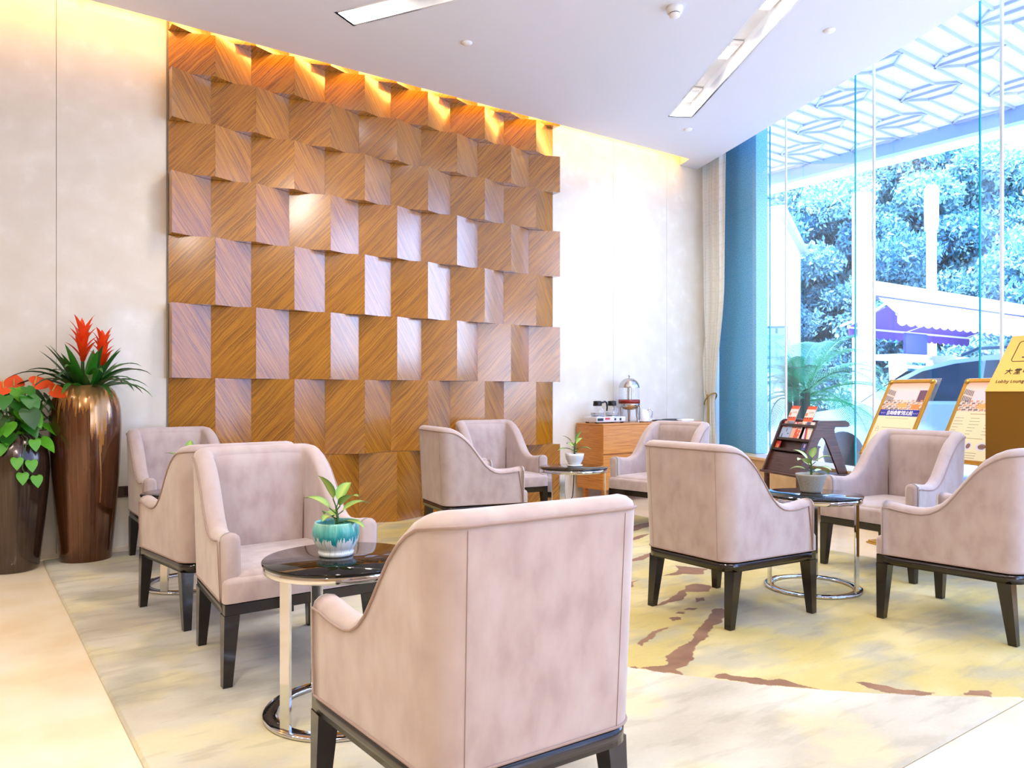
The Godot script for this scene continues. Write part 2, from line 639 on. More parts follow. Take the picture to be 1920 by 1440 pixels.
# ------------------------------------------------------------------ timber relief wall
func timber_wall():
	var t := thing("timber_wall_panel", "tall relief wall of zigzag wooden veneer blocks in nine rows", "wall panel")
	var hs := [0.0, 0.65, 1.32, 1.914, 2.46, 2.95, 3.37, 3.76, 4.09, 4.5]
	var p := 0.654
	var x0 := 1.348
	var dep := 0.13
	for r in 9:
		var odd: bool = r % 2 == 1       # odd rows start in a valley
		var row := Node3D.new()
		row.name = "block_row"
		t.add_child(row, true)
		for k in 12:
			var xa := x0 + k * p / 2
			var xb := xa + p / 2
			var rising: bool = (k % 2 == 0) == odd
			var za := 0.0 if rising else dep
			var zb := dep if rising else 0.0
			var s := stn()
			var y0: float = hs[r] + 0.0008
			var y1: float = hs[r + 1] - 0.0008
			var c := Vector3((xa + xb) / 2, (y0 + y1) / 2, 0.0)
			var a0 := Vector3(xa + 0.0004, y0, za)
			var b0 := Vector3(xb - 0.0004, y0, zb)
			var a1 := Vector3(a0.x, y1, za)
			var b1 := Vector3(b0.x, y1, zb)
			var bk := Vector3(0, 0, -0.02)
			var len := Vector2(p / 2, dep).length()
			var ang := deg_to_rad(47.0 if rising else -52.0)
			var uv := []
			for q in [[0.0, 0.0], [len, 0.0], [len, y1 - y0], [0.0, y1 - y0]]:
				uv.append(Vector2(q[0], q[1]).rotated(-ang))
			var lo := Vector2(1e9, 1e9)
			for q in uv:
				lo = Vector2(minf(lo.x, q.x), minf(lo.y, q.y))
			var sh := Vector2(rng.randf() * 0.5, rng.randf() * 0.5)
			for q in 4:
				uv[q] = (uv[q] - lo + sh) / 1.6
			polyout(s, [a0, b0, b1, a1], c, uv)
			var A := Vector3(a0.x, 0, -0.02)
			var B := Vector3(b0.x, 0, -0.02)
			polyout(s, [a1, b1, Vector3(B.x, y1, B.z), Vector3(A.x, y1, A.z)], c, [uv[0], uv[1], uv[1], uv[0]])
			polyout(s, [a0, b0, Vector3(B.x, y0, B.z), Vector3(A.x, y0, A.z)], c, [uv[0], uv[1], uv[1], uv[0]])
			if k == 0 or k == 11 or true:
				if za > 0 or k == 0:
					polyout(s, [a0, a1, Vector3(A.x, y1, A.z), Vector3(A.x, y0, A.z)], c, [uv[0], uv[3], uv[3], uv[0]])
				if zb > 0 or k == 11:
					polyout(s, [b0, b1, Vector3(B.x, y1, B.z), Vector3(B.x, y0, B.z)], c, [uv[1], uv[2], uv[2], uv[1]])
			put("veneer_block", s, M.veneer[rng.randi() % 2], row)

# ------------------------------------------------------------------ rug
func rug():
	var x0 := 0.477
	var x1 := 5.35
	var z0 := 0.17
	var z1 := 5.295
	var n := FastNoiseLite.new()
	n.seed = 5
	n.frequency = 1.0
	n.fractal_octaves = 4
	var w := 1000
	var h := int(w * (z1 - z0) / (x1 - x0))
	var im := Image.create(w, h, false, Image.FORMAT_RGB8)
	var grey := Color(0.70, 0.66, 0.57)
	var pale := Color(0.80, 0.775, 0.69)
	var blue := Color(0.62, 0.60, 0.53)
	var yel := Color(0.74, 0.66, 0.36)
	var yel2 := Color(0.82, 0.76, 0.54)
	for j in h:
		for i in w:
			var x := x0 + (x1 - x0) * i / w
			var z := z0 + (z1 - z0) * j / h
			var a := n.get_noise_2d(x * 0.9, z * 1.5)
			var b := n.get_noise_2d(x * 2.2 + 30.0, z * 9.0 + 4.0)
			var inside := Vector2(x - 5.16, z - 2.66).length() < 3.18
			var c: Color
			if inside:
				c = yel2.lerp(yel, clampf(0.5 + 1.3 * a, 0, 1))
				c = c.lerp(blue, clampf((n.get_noise_2d(x * 1.3 + 80.0, z * 2.0) + 0.05) * 1.3, 0, 0.6))
			else:
				c = grey.lerp(pale, clampf(0.5 + 1.2 * a, 0, 1))
				c = c.lerp(yel2, clampf((n.get_noise_2d(x * 1.5 + 50.0, z * 1.7) - 0.08) * 1.6, 0, 0.5))
				if z < 3.6:
					c = c.lerp(blue, clampf((n.get_noise_2d(x * 1.1 + 20.0, z * 1.4 + 7.0) - 0.05) * 2.0, 0, 0.6))
			c = c.lerp(Color(0.52, 0.48, 0.40), clampf((b - 0.14) * 0.7, 0, 0.20))
			c = c.lightened(0.05 * n.get_noise_2d(x * 25.0, z * 70.0)) if b > -2.0 else c
			im.set_pixel(i, j, c)
	var brown := Color(0.47, 0.31, 0.17)
	var blobs := [
		[2.48, 4.24, 2.56, 4.18, 2.65, 4.12, 2.77, 4.08, 2.88, 4.05, 3.05, 3.94, 3.19, 3.88, 3.26, 3.84, 3.37, 3.79, 3.42, 3.8, 3.37, 3.87, 3.29, 3.91, 3.19, 3.97, 3.09, 3.99, 2.97, 4.07, 2.8, 4.12, 2.65, 4.24, 2.56, 4.28, 2.5, 4.3, 2.48, 4.36, 2.44, 4.3, 2.37, 4.2],
		[2.58, 3.98, 2.65, 3.94, 2.81, 3.88, 2.92, 3.85, 2.9, 3.87, 2.78, 3.93, 2.65, 3.98],
		[3.16, 3.56, 3.36, 3.46, 3.57, 3.4, 3.62, 3.34, 3.72, 3.34, 3.75, 3.44, 3.63, 3.54, 3.52, 3.46, 3.35, 3.54, 3.19, 3.58],
		[3.69, 3.1, 3.88, 3.05, 3.99, 2.94, 4.09, 3.13, 3.96, 3.22, 3.84, 3.13],
		[2.56, 4.45, 2.62, 4.45, 2.64, 4.5, 2.69, 4.57, 2.70, 4.61, 2.75, 4.63, 2.78, 4.70, 2.81, 4.78, 2.76, 4.74, 2.69, 4.67, 2.62, 4.59, 2.58, 4.51],
		[2.97, 4.83, 3.0, 4.84, 3.03, 4.88, 3.05, 4.9, 3.06, 4.95, 3.1, 5.0, 3.13, 5.07, 3.06, 5.05, 2.98, 4.97, 2.96, 4.88],
		[3.2, 5.15, 3.28, 5.15, 3.34, 5.17, 3.33, 5.2, 3.27, 5.22],
		[2.33, 4.15, 2.38, 4.17, 2.37, 4.20, 2.33, 4.18],
		[3.21, 3.70, 3.25, 3.68, 3.29, 3.70, 3.25, 3.73],
		[3.12, 3.73, 3.16, 3.71, 3.20, 3.73, 3.16, 3.76],
		[3.01, 3.78, 3.05, 3.76, 3.09, 3.78, 3.05, 3.81],
		[3.38, 3.61, 3.44, 3.57, 3.50, 3.59, 3.44, 3.64],
		[3.0, 2.9, 3.4, 2.72, 3.9, 2.6, 4.4, 2.5, 3.9, 2.66, 3.4, 2.78],
		[3.2, 2.55, 3.9, 2.2, 4.4, 2.05, 4.9, 1.95, 4.4, 2.12, 3.9, 2.28],
		[4.3, 1.9, 4.9, 1.62, 5.2, 1.55, 5.25, 1.7, 4.8, 1.78],
		[2.9, 3.3, 3.3, 3.12, 3.5, 3.08, 3.3, 3.18],
	]
	for bl in blobs:
		var poly := PackedVector2Array()
		var lo := Vector2(99, 99)
		var hi := Vector2(-99, -99)
		for k in range(0, bl.size(), 2):
			var v := Vector2(bl[k], bl[k + 1])
			poly.append(v)
			lo = lo.min(v)
			hi = hi.max(v)
		for j in range(int((lo.y - z0 - 0.04) / (z1 - z0) * h), int((hi.y - z0 + 0.04) / (z1 - z0) * h) + 1):
			for i in range(int((lo.x - x0 - 0.04) / (x1 - x0) * w), int((hi.x - x0 + 0.04) / (x1 - x0) * w) + 1):
				if i < 0 or j < 0 or i >= w or j >= h:
					continue
				var x := x0 + (x1 - x0) * i / w
				var z := z0 + (z1 - z0) * j / h
				var q := Vector2(x + 0.035 * n.get_noise_2d(x * 4.0, z * 4.0), z + 0.035 * n.get_noise_2d(x * 4.0 + 60.0, z * 4.0))
				if Geometry2D.is_point_in_polygon(q, poly) and Vector2(x - 5.16, z - 2.66).length() < 3.185:
					var c := brown.lerp(Color(0.56, 0.40, 0.24), clampf(0.5 + n.get_noise_2d(x * 4.0, z * 4.0), 0, 1))
					im.set_pixel(i, j, c)
	var m := mk(Color.WHITE, 0.95)
	m.albedo_texture = ImageTexture.create_from_image(im)
	m.rim_enabled = true
	m.rim = 0.3
	var s := stn()
	var e := 0.012
	var y := 0.013
	var at := func(x, yy, z): return Vector3(x, yy, z)
	var uvf := func(x, z): return Vector2((x - x0) / (x1 - x0), (z - z0) / (z1 - z0))
	var xs := [x0, x0 + e, x1 - e, x1]
	var zs := [z0, z0 + e, z1 - e, z1]
	for i in 3:
		for j in 3:
			var pts := []
			var uv := []
			for q in [[i, j], [i + 1, j], [i + 1, j + 1], [i, j + 1]]:
				var rim: bool = q[0] == 0 or q[0] == 3 or q[1] == 0 or q[1] == 3
				pts.append(at.call(xs[q[0]], 0.003 if rim else y, zs[q[1]]))
				uv.append(uvf.call(xs[q[0]], zs[q[1]]))
			polyout(s, pts, Vector3(2.9, -5, 2.7), uv)
	tag(put("lounge_rug", s, m), "large grey and yellow lounge rug with brown paint-like splashes", "rug")

# ------------------------------------------------------------------ chairs, tables, potted plants
func chair_plan(off: float, seg := 7) -> Array:   # outline of the tub from front left round the back: [x, z, u] with u = 0 on the back, 1 at an arm's tip
	var half := []
	var fx := 0.343 - off
	var rx := 0.300 - off
	var rz := -0.335 + off
	var cr := maxf(0.085 - off * 0.85, 0.02)
	var zf := 0.289
	var zc := rz + cr
	for i in 15:
		var t := i / 14.0
		half.append([lerpf(fx, rx, t), lerpf(zf, zc, t), 1.0 - t * 0.86])
	for i in range(1, seg + 1):
		var t := i / float(seg) * PI / 2
		half.append([rx - cr + cr * cos(t), zc - cr * sin(t), 0.14 * (1.0 - i / float(seg))])
	var out := []
	for h in half:
		out.append([-h[0], h[1], h[2]])
	for i in range(1, 6):
		var t := i / 6.0
		out.append([lerpf(-(rx - cr), rx - cr, t), rz, 0.0])
	half.reverse()
	for h in half:
		out.append(h)
	return out

func chair_top(u: float) -> float:
	var arm := 0.612
	var top := 0.938
	var k := [[0.0, 1.0], [0.08, 0.992], [0.16, 0.945], [0.25, 0.83], [0.34, 0.64], [0.43, 0.39], [0.52, 0.17], [0.61, 0.045], [0.70, 0.0], [0.84, 0.012], [1.0, 0.055]]
	for i in k.size() - 1:
		if u <= k[i + 1][0]:
			var t: float = (u - k[i][0]) / (k[i + 1][0] - k[i][0])
			var p0: float = k[maxi(i - 1, 0)][1]
			var p3: float = k[mini(i + 2, k.size() - 1)][1]
			return arm + (top - arm) * cubic_interpolate(k[i][1], k[i + 1][1], p0, p3, t)
	return arm

func chair_lean(p: Vector3, u: float) -> Vector3:   # the back reclines and the sides flare with height
	var y := maxf(p.y - 0.35, 0.0) / 0.575
	p.z -= 0.028 * y * (1.0 - smoothstep(0.0, 0.55, u))
	p.x *= 1.0 + 0.03 * y
	return p

func make_chair(label: String) -> Node3D:
	var t := thing("armchair", label, "armchair", Vector3.ZERO, 0.0, "velvet armchairs of the lounge")
	var yb := 0.352
	var th := 0.082
	var po := chair_plan(0.0)
	var pi := chair_plan(th)
	var s := stn()
	var rows := []
	var edge := []
	var hem := []
	var n := po.size()
	for i in n:
		var u: float = po[i][2]
		var h := chair_top(u)
		var o := Vector3(po[i][0], 0, po[i][1])
		var q := Vector3(pi[i][0], 0, pi[i][1])
		var row := []
		for k in 7:
			row.append(chair_lean(Vector3(o.x, lerpf(yb, h - 0.03, k / 6.0), o.z), u))
		var r := 0.034
		for k in range(1, 6):
			var a := PI * k / 6.0
			var mix := (1.0 - cos(a)) * 0.5
			var p := o.lerp(q, mix)
			p.y = h - 0.03 + sin(a) * r
			row.append(chair_lean(p, u))
		for k in 6:
			row.append(chair_lean(Vector3(q.x, lerpf(h - 0.03, 0.40, k / 5.0), q.z), u))
		rows.append(row)
		edge.append(chair_lean(Vector3(o.x, h - 0.028, o.z), u) + (o - q).normalized() * 0.0015)
		hem.append(chair_lean(Vector3(o.x, yb + 0.003, o.z), u) + (o - q).normalized() * 0.001)
	grid(s, rows)
	for side in [0, n - 1]:       # padded arm fronts
		var row: Array = rows[side]
		var c := Vector3.ZERO
		for p in row:
			c += p
		c /= row.size()
		var ring2 := []
		var ring3 := []
		for p in row:
			ring2.append(c + (p - c) * Vector3(0.90, 0.97, 1) + Vector3(0, 0, 0.013))
			ring3.append(c + (p - c) * Vector3(0.55, 0.80, 1) + Vector3(0, 0, 0.019))
		var g := [row, ring2, ring3] if side == 0 else [ring3, ring2, row]
		grid(s, g)
		s.set_smooth_group(0)
		for k in range(1, ring3.size() - 1):
			if side == 0:
				tri(s, ring3[0], ring3[k], ring3[k + 1])
			else:
				tri(s, ring3[0], ring3[k + 1], ring3[k])
		s.set_smooth_group(-1)
	put("upholstered_shell", s, M.velvet, t)
	s = stn()
	var pip := []
	for k in range(6, -1, -1):
		pip.append(rows[0][k] + Vector3(-0.001, 0, 0.002))
	pip.append_array(edge.slice(1, n - 1))
	for k in 7:
		pip.append(rows[n - 1][6 - k] + Vector3(0.001, 0, 0.002))
	pip.reverse()
	tube(s, pip, 0.0042, 6)
	tube(s, hem, 0.004, 6)
	put("piping", s, M.piping, t)
	# inner back pad between the wings
	s = stn()
	var pr := []
	for j in 12:
		var f := j / 11.0
		var y := lerpf(0.42, 0.935, f)
		var row := []
		var hw := lerpf(0.208, 0.222, f)
		for i in 13:
			var g := i / 12.0 * 2.0 - 1.0
			var bulge := 0.020 * (1.0 - pow(absf(g), 4.0)) * (1.0 - pow(absf(f * 2 - 1), 6.0))
			var z := -0.248 + bulge
			if j == 11:
				z -= 0.03
			elif j == 10:
				z -= 0.004
			row.append(chair_lean(Vector3(hw * g, minf(y, 0.928 if j == 10 else 0.931), z), 0.0))
		pr.append(row)
	pr.reverse()
	grid(s, pr)
	put("back_pad", s, M.velvet, t)
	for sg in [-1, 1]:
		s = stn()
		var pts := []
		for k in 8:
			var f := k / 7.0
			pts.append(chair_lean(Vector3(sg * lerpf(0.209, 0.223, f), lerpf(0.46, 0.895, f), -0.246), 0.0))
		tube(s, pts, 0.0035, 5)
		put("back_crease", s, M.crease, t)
	# vertical seams where the back panel meets the wings
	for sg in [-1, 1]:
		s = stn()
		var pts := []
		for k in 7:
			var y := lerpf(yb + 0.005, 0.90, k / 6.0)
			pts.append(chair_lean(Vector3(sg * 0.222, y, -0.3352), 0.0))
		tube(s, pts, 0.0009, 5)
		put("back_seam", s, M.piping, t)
	# seat: cushion between the arms, full width apron in front
	s = stn()
	seat_block(s, Vector3(0, 0, 0.02), Vector2(0.285, 0.30), 0.35, 0.468, 0.022)
	seat_block(s, Vector3(0, 0, 0.285), Vector2(0.341, 0.050), yb, 0.448, 0.016)
	put("seat_cushion", s, M.velvet, t)
	# wooden frame under the upholstery
	s = stn()
	var r0 := []
	var fr := chair_plan(0.004)
	for lv in [[0.302, 0.004], [0.350, 0.004]]:
		var row := []
		for q in fr:
			row.append(Vector3(q[0], lv[0], q[1]))
		r0.append(row)
	var inn := chair_plan(0.05)
	var r1 := []
	var r2 := []
	for q in inn:
		r1.append(Vector3(q[0], 0.350, q[1]))
		r2.append(Vector3(q[0], 0.302, q[1]))
	grid(s, [r2, r0[0]])
	grid(s, [r0[0], r0[1]])
	grid(s, [r0[1], r1])
	grid(s, [r1, r2])
	box(s, Vector3(0, 0.326, 0.305), Vector3(0.676, 0.048, 0.05), 0.003)
	put("seat_rail", s, M.espresso, t)
	for q in [[-1, 1], [1, 1], [-1, -1], [1, -1]]:
		s = stn()
		var top := Vector3(q[0] * (0.309 if q[1] > 0 else 0.262), 0.303, 0.298 if q[1] > 0 else -0.262)
		var bot := Vector3(q[0] * (0.325 if q[1] > 0 else 0.268), 0.014, 0.306 if q[1] > 0 else -0.297)
		var pts := []
		for lv in [[top, 0.031], [bot, 0.0185]]:
			for w in [[-1, -1], [1, -1], [1, 1], [-1, 1]]:
				pts.append(lv[0] + Vector3(w[0] * lv[1], 0, w[1] * lv[1]))
		var c := (top + bot) / 2
		polyout(s, pts.slice(0, 4), c)
		polyout(s, pts.slice(4, 8), c)
		for k in 4:
			polyout(s, [pts[k], pts[(k + 1) % 4], pts[4 + (k + 1) % 4], pts[4 + k]], c)
		put("leg", s, M.espresso, t)
	return t

func seat_block(s, c: Vector3, half: Vector2, y0: float, y1: float, r: float):
	var rows := []
	var prof := [[0.0, y0], [0.0, y1 - r * 1.3], [0.3, y1 - r * 0.5], [1.0, y1], [2.6, y1 + 0.004], [5.0, y1 + 0.007]]
	for p in prof:
		var row := []
		var ins: float = p[0] * r
		var hx := half.x - minf(ins, half.x * 0.5)
		var hz := half.y - minf(ins, half.y * 0.55)
		var cr := 0.02
		for k in 4:
			for a in 4:
				var t := (k + a / 3.0) * PI / 2
				var sx: float = [1, -1, -1, 1][k]
				var sz: float = [1, 1, -1, -1][k]
				row.append(c + Vector3(sx * (hx - cr) + cr * cos(t), p[1], sz * (hz - cr) + cr * sin(t)))
		rows.append(row)
	rows.reverse()
	grid(s, rows, true)
	polyout(s, rows[0], c - Vector3(0, 9, 0))

func make_table(label: String) -> Node3D:
	var t := thing("side_table", label, "side table", Vector3.ZERO, 0.0, "round side tables of the lounge")
	var s := stn()
	lathe(s, [[0.0, 0.573], [0.285, 0.573], [0.287, 0.575], [0.287, 0.583], [0.285, 0.585], [0.0, 0.585]], 64)
	put("smoked_glass_top", s, M.smoked, t)
	s = stn()
	lathe(s, [[0.268, 0.546], [0.280, 0.546], [0.282, 0.548], [0.282, 0.571], [0.280, 0.573], [0.268, 0.573], [0.268, 0.546]], 64)
	put("top_band", s, M.chrome, t)
	s = stn()
	lathe(s, [[0.232, 0.014], [0.280, 0.014], [0.284, 0.017], [0.284, 0.025], [0.280, 0.028], [0.232, 0.028], [0.229, 0.025], [0.229, 0.017], [0.232, 0.014]], 64)
	put("base_ring", s, M.chrome, t)
	for a in [38.0, 150.0, 262.0]:
		s = stn()
		var b := Basis(Vector3.UP, deg_to_rad(a))
		box(s, b * Vector3(0, 0.29, 0.262) , Vector3(0.050, 0.536, 0.012), 0.0015, b)
		put("leg", s, M.chrome, t)
	return t

func leaf(s, o: Vector3, dir: Vector3, length: float, width: float, droop: float, fold := 0.25, shape := 0.9, n := 7, c1 = null, c2 = null):
	# a bent, folded leaf blade; shape moves the widest point
	dir = dir.normalized()
	var side := dir.cross(Vector3.UP)
	if side.length() < 0.05:
		side = dir.cross(Vector3(0.3, 0, 1))
	side = side.normalized()
	var p := o
	var d := dir
	var lf := []
	var md := []
	var rt := []
	for i in n + 1:
		var t := i / float(n)
		var w: float = width * 0.5 * pow(sin(PI * clampf(pow(t, shape) * 0.985 + 0.015, 0, 1)), 0.8)
		var up := side.cross(d).normalized()
		md.append(p)
		lf.append(p - side * w + up * w * fold)
		rt.append(p + side * w + up * w * fold)
		d = (d - Vector3.UP * droop / n * (0.4 + 1.4 * t)).normalized()
		p += d * length / n
	if c1 == null:
		grid(s, [lf, md])
		grid(s, [md, rt])
		return
	s.set_smooth_group(0)
	for i in n:
		for e in [[lf, false], [rt, true]]:
			var x = [md[i], md[i + 1], e[0][i + 1], e[0][i]]
			var cc = [c1, c1, c2, c2]
			if e[1]:
				x.reverse()
				cc.reverse()
			for k in [[0, 1, 2], [0, 2, 3]]:
				for z in [k[0], k[2], k[1]]:
					s.set_color(cc[z])
					s.set_uv(Vector2.ZERO)
					s.add_vertex(x[z])
	s.set_smooth_group(-1)

func heart(s, o: Vector3, dir: Vector3, size: float, nrm: Vector3):   # heart-shaped blade lying square to nrm
	dir = (dir - nrm * dir.dot(nrm)).normalized()
	var side := dir.cross(nrm).normalized()
	var k := [[0.0, -0.10], [0.26, -0.22], [0.44, -0.10], [0.50, 0.10], [0.44, 0.36], [0.30, 0.62], [0.14, 0.84], [0.0, 1.0]]
	var md := []
	var a := []
	var b := []
	for q in k:
		var fall: float = 0.12 * q[1] * q[1]
		md.append(o + dir * size * maxf(q[1], 0.0) - nrm * size * fall)
		var e: Vector3 = o + dir * size * q[1] - nrm * size * (fall - 0.10 * q[0])
		a.append(e - side * size * q[0])
		b.append(e + side * size * q[0])
	grid(s, [a, md])
	grid(s, [md, b])

func glaze(sd: int, base: Color, drip: Color, rim: Color, depth: float, ragged: float, w := 512, h := 512, tail := -1.0) -> ImageTexture:
	# v = 0 at the foot, 1 at the rim; a drip glaze runs down from the rim
	var n := FastNoiseLite.new()
	n.seed = sd
	n.frequency = 1.0
	var im := Image.create(w, h, false, Image.FORMAT_RGB8)
	for x in w:
		var u := float(x) / w
		var a := TAU * u
		var run := depth + ragged * n.get_noise_2d(cos(a) * 2.6, sin(a) * 2.6) + ragged * 0.8 * n.get_noise_2d(cos(a) * 9.0, sin(a) * 9.0)
		if tail >= 0.0:
			run += 0.17 * exp(-pow((u - tail) / 0.045, 2.0))
		for y in h:
			var v := float(y) / h
			var d := 1.0 - v
			var st := n.get_noise_3d(cos(a) * 14.0, sin(a) * 14.0, v * 1.6)
			var c := base.lightened(clampf(0.14 * st, 0, 1)) if st > 0 else base.darkened(-0.35 * st)
			var thread: bool = tail >= 0.0 and d < 0.66 and absf(u - tail - 0.012 + 0.006 * sin(v * 11.0)) < 0.0042 - 0.003 * d
			if thread:
				c = drip.lightened(0.15)
			if d < run:
				c = drip.lerp(rim, clampf(1.0 - d / run * 1.2 + 0.5 * st, 0, 1))
			im.set_pixel(x, y, c)
	return ImageTexture.create_from_image(im)

func pot_plant(label: String, at: Vector3, pot: ArrayMesh, potmat, sc: float, turn: float, sd: int, saucer: bool, pale := false) -> Node3D:
	var t := thing("potted_plant", label, "potted plant", at, turn, "small potted plants on the side tables")
	var r := RandomNumberGenerator.new()
	r.seed = sd
	put("pot", pot, potmat, t)
	if saucer:
		var s0 := stn()
		lathe(s0, [[0.0, 0.0], [0.056, 0.0], [0.066, 0.006], [0.068, 0.014], [0.060, 0.016], [0.0, 0.012]], 32)
		put("saucer", s0, potmat, t)
	var s := stn()
	var rr := 0.066 * sc
	lathe(s, [[rr, 0.095], [rr * 0.6, 0.101], [0.0, 0.103]], 20)
	put("soil", s, M.soil, t)
	s = stn()
	tube(s, [Vector3(0, 0.09, 0), Vector3(0.004, 0.14, 0.004), Vector3(0.0, 0.185, 0.0)], [0.008, 0.006, 0.004], 6)
	put("stem", s, M.stem, t)
	for i in 8:
		var a := i * 2.4 + r.randf() * 0.5
		var up := [0.2, 0.35, 0.35, 0.6, 0.7, 0.9, 1.2, 2.2][i] as float
		var l := r.randf_range(0.085, 0.135)
		var y0 := 0.12 + 0.009 * i
		var dir := Vector3(sin(a), up, cos(a))
		s = stn()
		var o := Vector3(0.0, y0, 0.0)
		var knee := o + dir.normalized() * 0.035
		tint = null
		leaf(s, knee, dir, l, l * (0.52 if pale else 0.43), 0.9, 0.3, 0.8, 7, Color(0.62, 0.72, 0.34) if pale else Color(0.42, 0.55, 0.13), Color(0.30, 0.52, 0.10) if pale else Color(0.10, 0.30, 0.05))
		put("leaf", s, M.leaf_var, t)
		s = stn()
		tube(s, [o, knee], 0.0025, 5)
		put("leaf_stalk", s, M.stem, t)
	return t

func furniture():
	var c := make_chair("pale velvet armchair nearest the viewer, its back turned, at the teal pot's table")
	c.position = Vector3(1.138, 0, 4.79)
	c.rotation.y = PI - 0.036
	# position, facing (0 = towards the viewer's side, +z)
	dup(c, Vector3(1.196, 0, 3.057), 0.011, "velvet armchair facing forward beside the teal pot's table, left of the nearest chair")
	dup(c, Vector3(1.17, 0, 2.178), PI + 0.062, "left armchair seen from behind, back to back with the one facing the teal pot")
	dup(c, Vector3(1.317, 0, 0.646), 0.086, "velvet armchair farthest left against the marble wall beside the tall vase")
	dup(c, Vector3(3.314, 0, 1.404), PI / 2 - 0.18, "velvet armchair in side view before the timber wall, facing right to the white pot's table")
	dup(c, Vector3(4.074, 0, 0.692), -0.122, "mauve velvet armchair with its rear to the timber wall, behind the white pot's table")
	dup(c, Vector3(5.085, 0, 1.783), -PI / 2 + 0.15, "tan velvet armchair in front of the wooden buffet cabinet")
	dup(c, Vector3(3.434, 0, 3.809), PI / 2 - 0.015, "velvet armchair right of centre seen from behind at the grey pot's table")
	dup(c, Vector3(5.157, 0, 3.847), -PI / 2 - 0.095, "brown velvet armchair facing the viewer in front of the poster stands")
	dup(c, Vector3(4.281, 0, 4.713), PI + 0.008, "velvet armchair cut by the right edge of the picture")
	var t := make_table("round smoked glass table with the teal glazed pot, nearest the viewer")
	t.position = Vector3(1.163, 0, 3.842)
	t.rotation.y = 0.5
	dup(t, Vector3(1.171, 0, 1.50), 0.9, "round glass table mostly hidden behind the left armchairs")
	dup(t, Vector3(4.16, 0, 1.66), 0.2, "round smoked glass table with the white pot before the timber wall")
	dup(t, Vector3(4.228, 0, 3.829), -0.5, "round smoked glass table with the grey stone pot among the right armchairs")
	# pots
	var s := stn()
	lathe(s, [[0.0, 0.0], [0.060, 0.0], [0.066, 0.004], [0.067, 0.016], [0.062, 0.019], [0.071, 0.030], [0.084, 0.058], [0.0885, 0.085], [0.087, 0.105], [0.081, 0.122], [0.079, 0.128], [0.074, 0.127], [0.076, 0.116], [0.080, 0.098], [0.07, 0.09]], 48)
	var pm := mesh_of(s)
	var gm := mk(Color.WHITE, 0.1)
	gm.albedo_texture = glaze(81, Color(0.90, 0.93, 0.93), Color(0.10, 0.58, 0.60), Color(0.55, 0.78, 0.72), 0.52, 0.22)
	gm.clearcoat_enabled = true
	gm.clearcoat = 0.6
	var y := 0.585
	pot_plant("small plant in a teal and white drip-glazed bowl on the nearest table", Vector3(1.162, y, 3.794), pm, gm, 1.15, 0.4, 1, false)
	s = stn()
	lathe(s, [[0.0, 0.012], [0.05, 0.012], [0.056, 0.03], [0.072, 0.062], [0.078, 0.092], [0.080, 0.108], [0.075, 0.108], [0.072, 0.096], [0.06, 0.09]], 40)
	var pw := mesh_of(s)
	pot_plant("small plant in a plain white pot with saucer on the table by the timber wall", Vector3(4.19, y, 1.64), pw, M.ceramic, 1.05, 2.0, 2, true)
	s = stn()
	lathe(s, [[0.0, 0.0], [0.058, 0.0], [0.064, 0.006], [0.066, 0.022], [0.072, 0.045], [0.084, 0.085], [0.091, 0.104], [0.092, 0.114], [0.086, 0.115], [0.080, 0.10], [0.07, 0.09]], 40)
	var pg := mesh_of(s)
	var sm := mk(Color.WHITE, 0.7)
	sm.albedo_texture = noise_tex(256, 0.12, [Color(0.58, 0.57, 0.52), Color(0.78, 0.77, 0.72)], [0.3, 0.7], 91, 3)
	tri_mat(sm, 6.0)
	pot_plant("small pale-leaved plant in a grey stone pot on the right table", Vector3(4.294, y, 3.775), pg, sm, 1.15, 1.1, 3, false, true)
	s = stn()
	pot_plant("small plant on the half-hidden left table, only its leaf tips showing", Vector3(1.17, y, 1.45), pw, M.ceramic, 1.05, 4.4, 4, true)

# ------------------------------------------------------------------ tall vases
func vase_mat(sd: int, base: Color, drip: Color, depth: float, rag: float) -> StandardMaterial3D:
	var m := mk(Color.WHITE, 0.2, 0.55)
	m.albedo_texture = glaze(sd, base, drip, drip.lightened(0.2), depth, rag, 768, 768, 0.035 if sd == 101 else -1.0)
	m.clearcoat_enabled = true
	m.clearcoat = 0.7
	m.clearcoat_roughness = 0.1
	return m

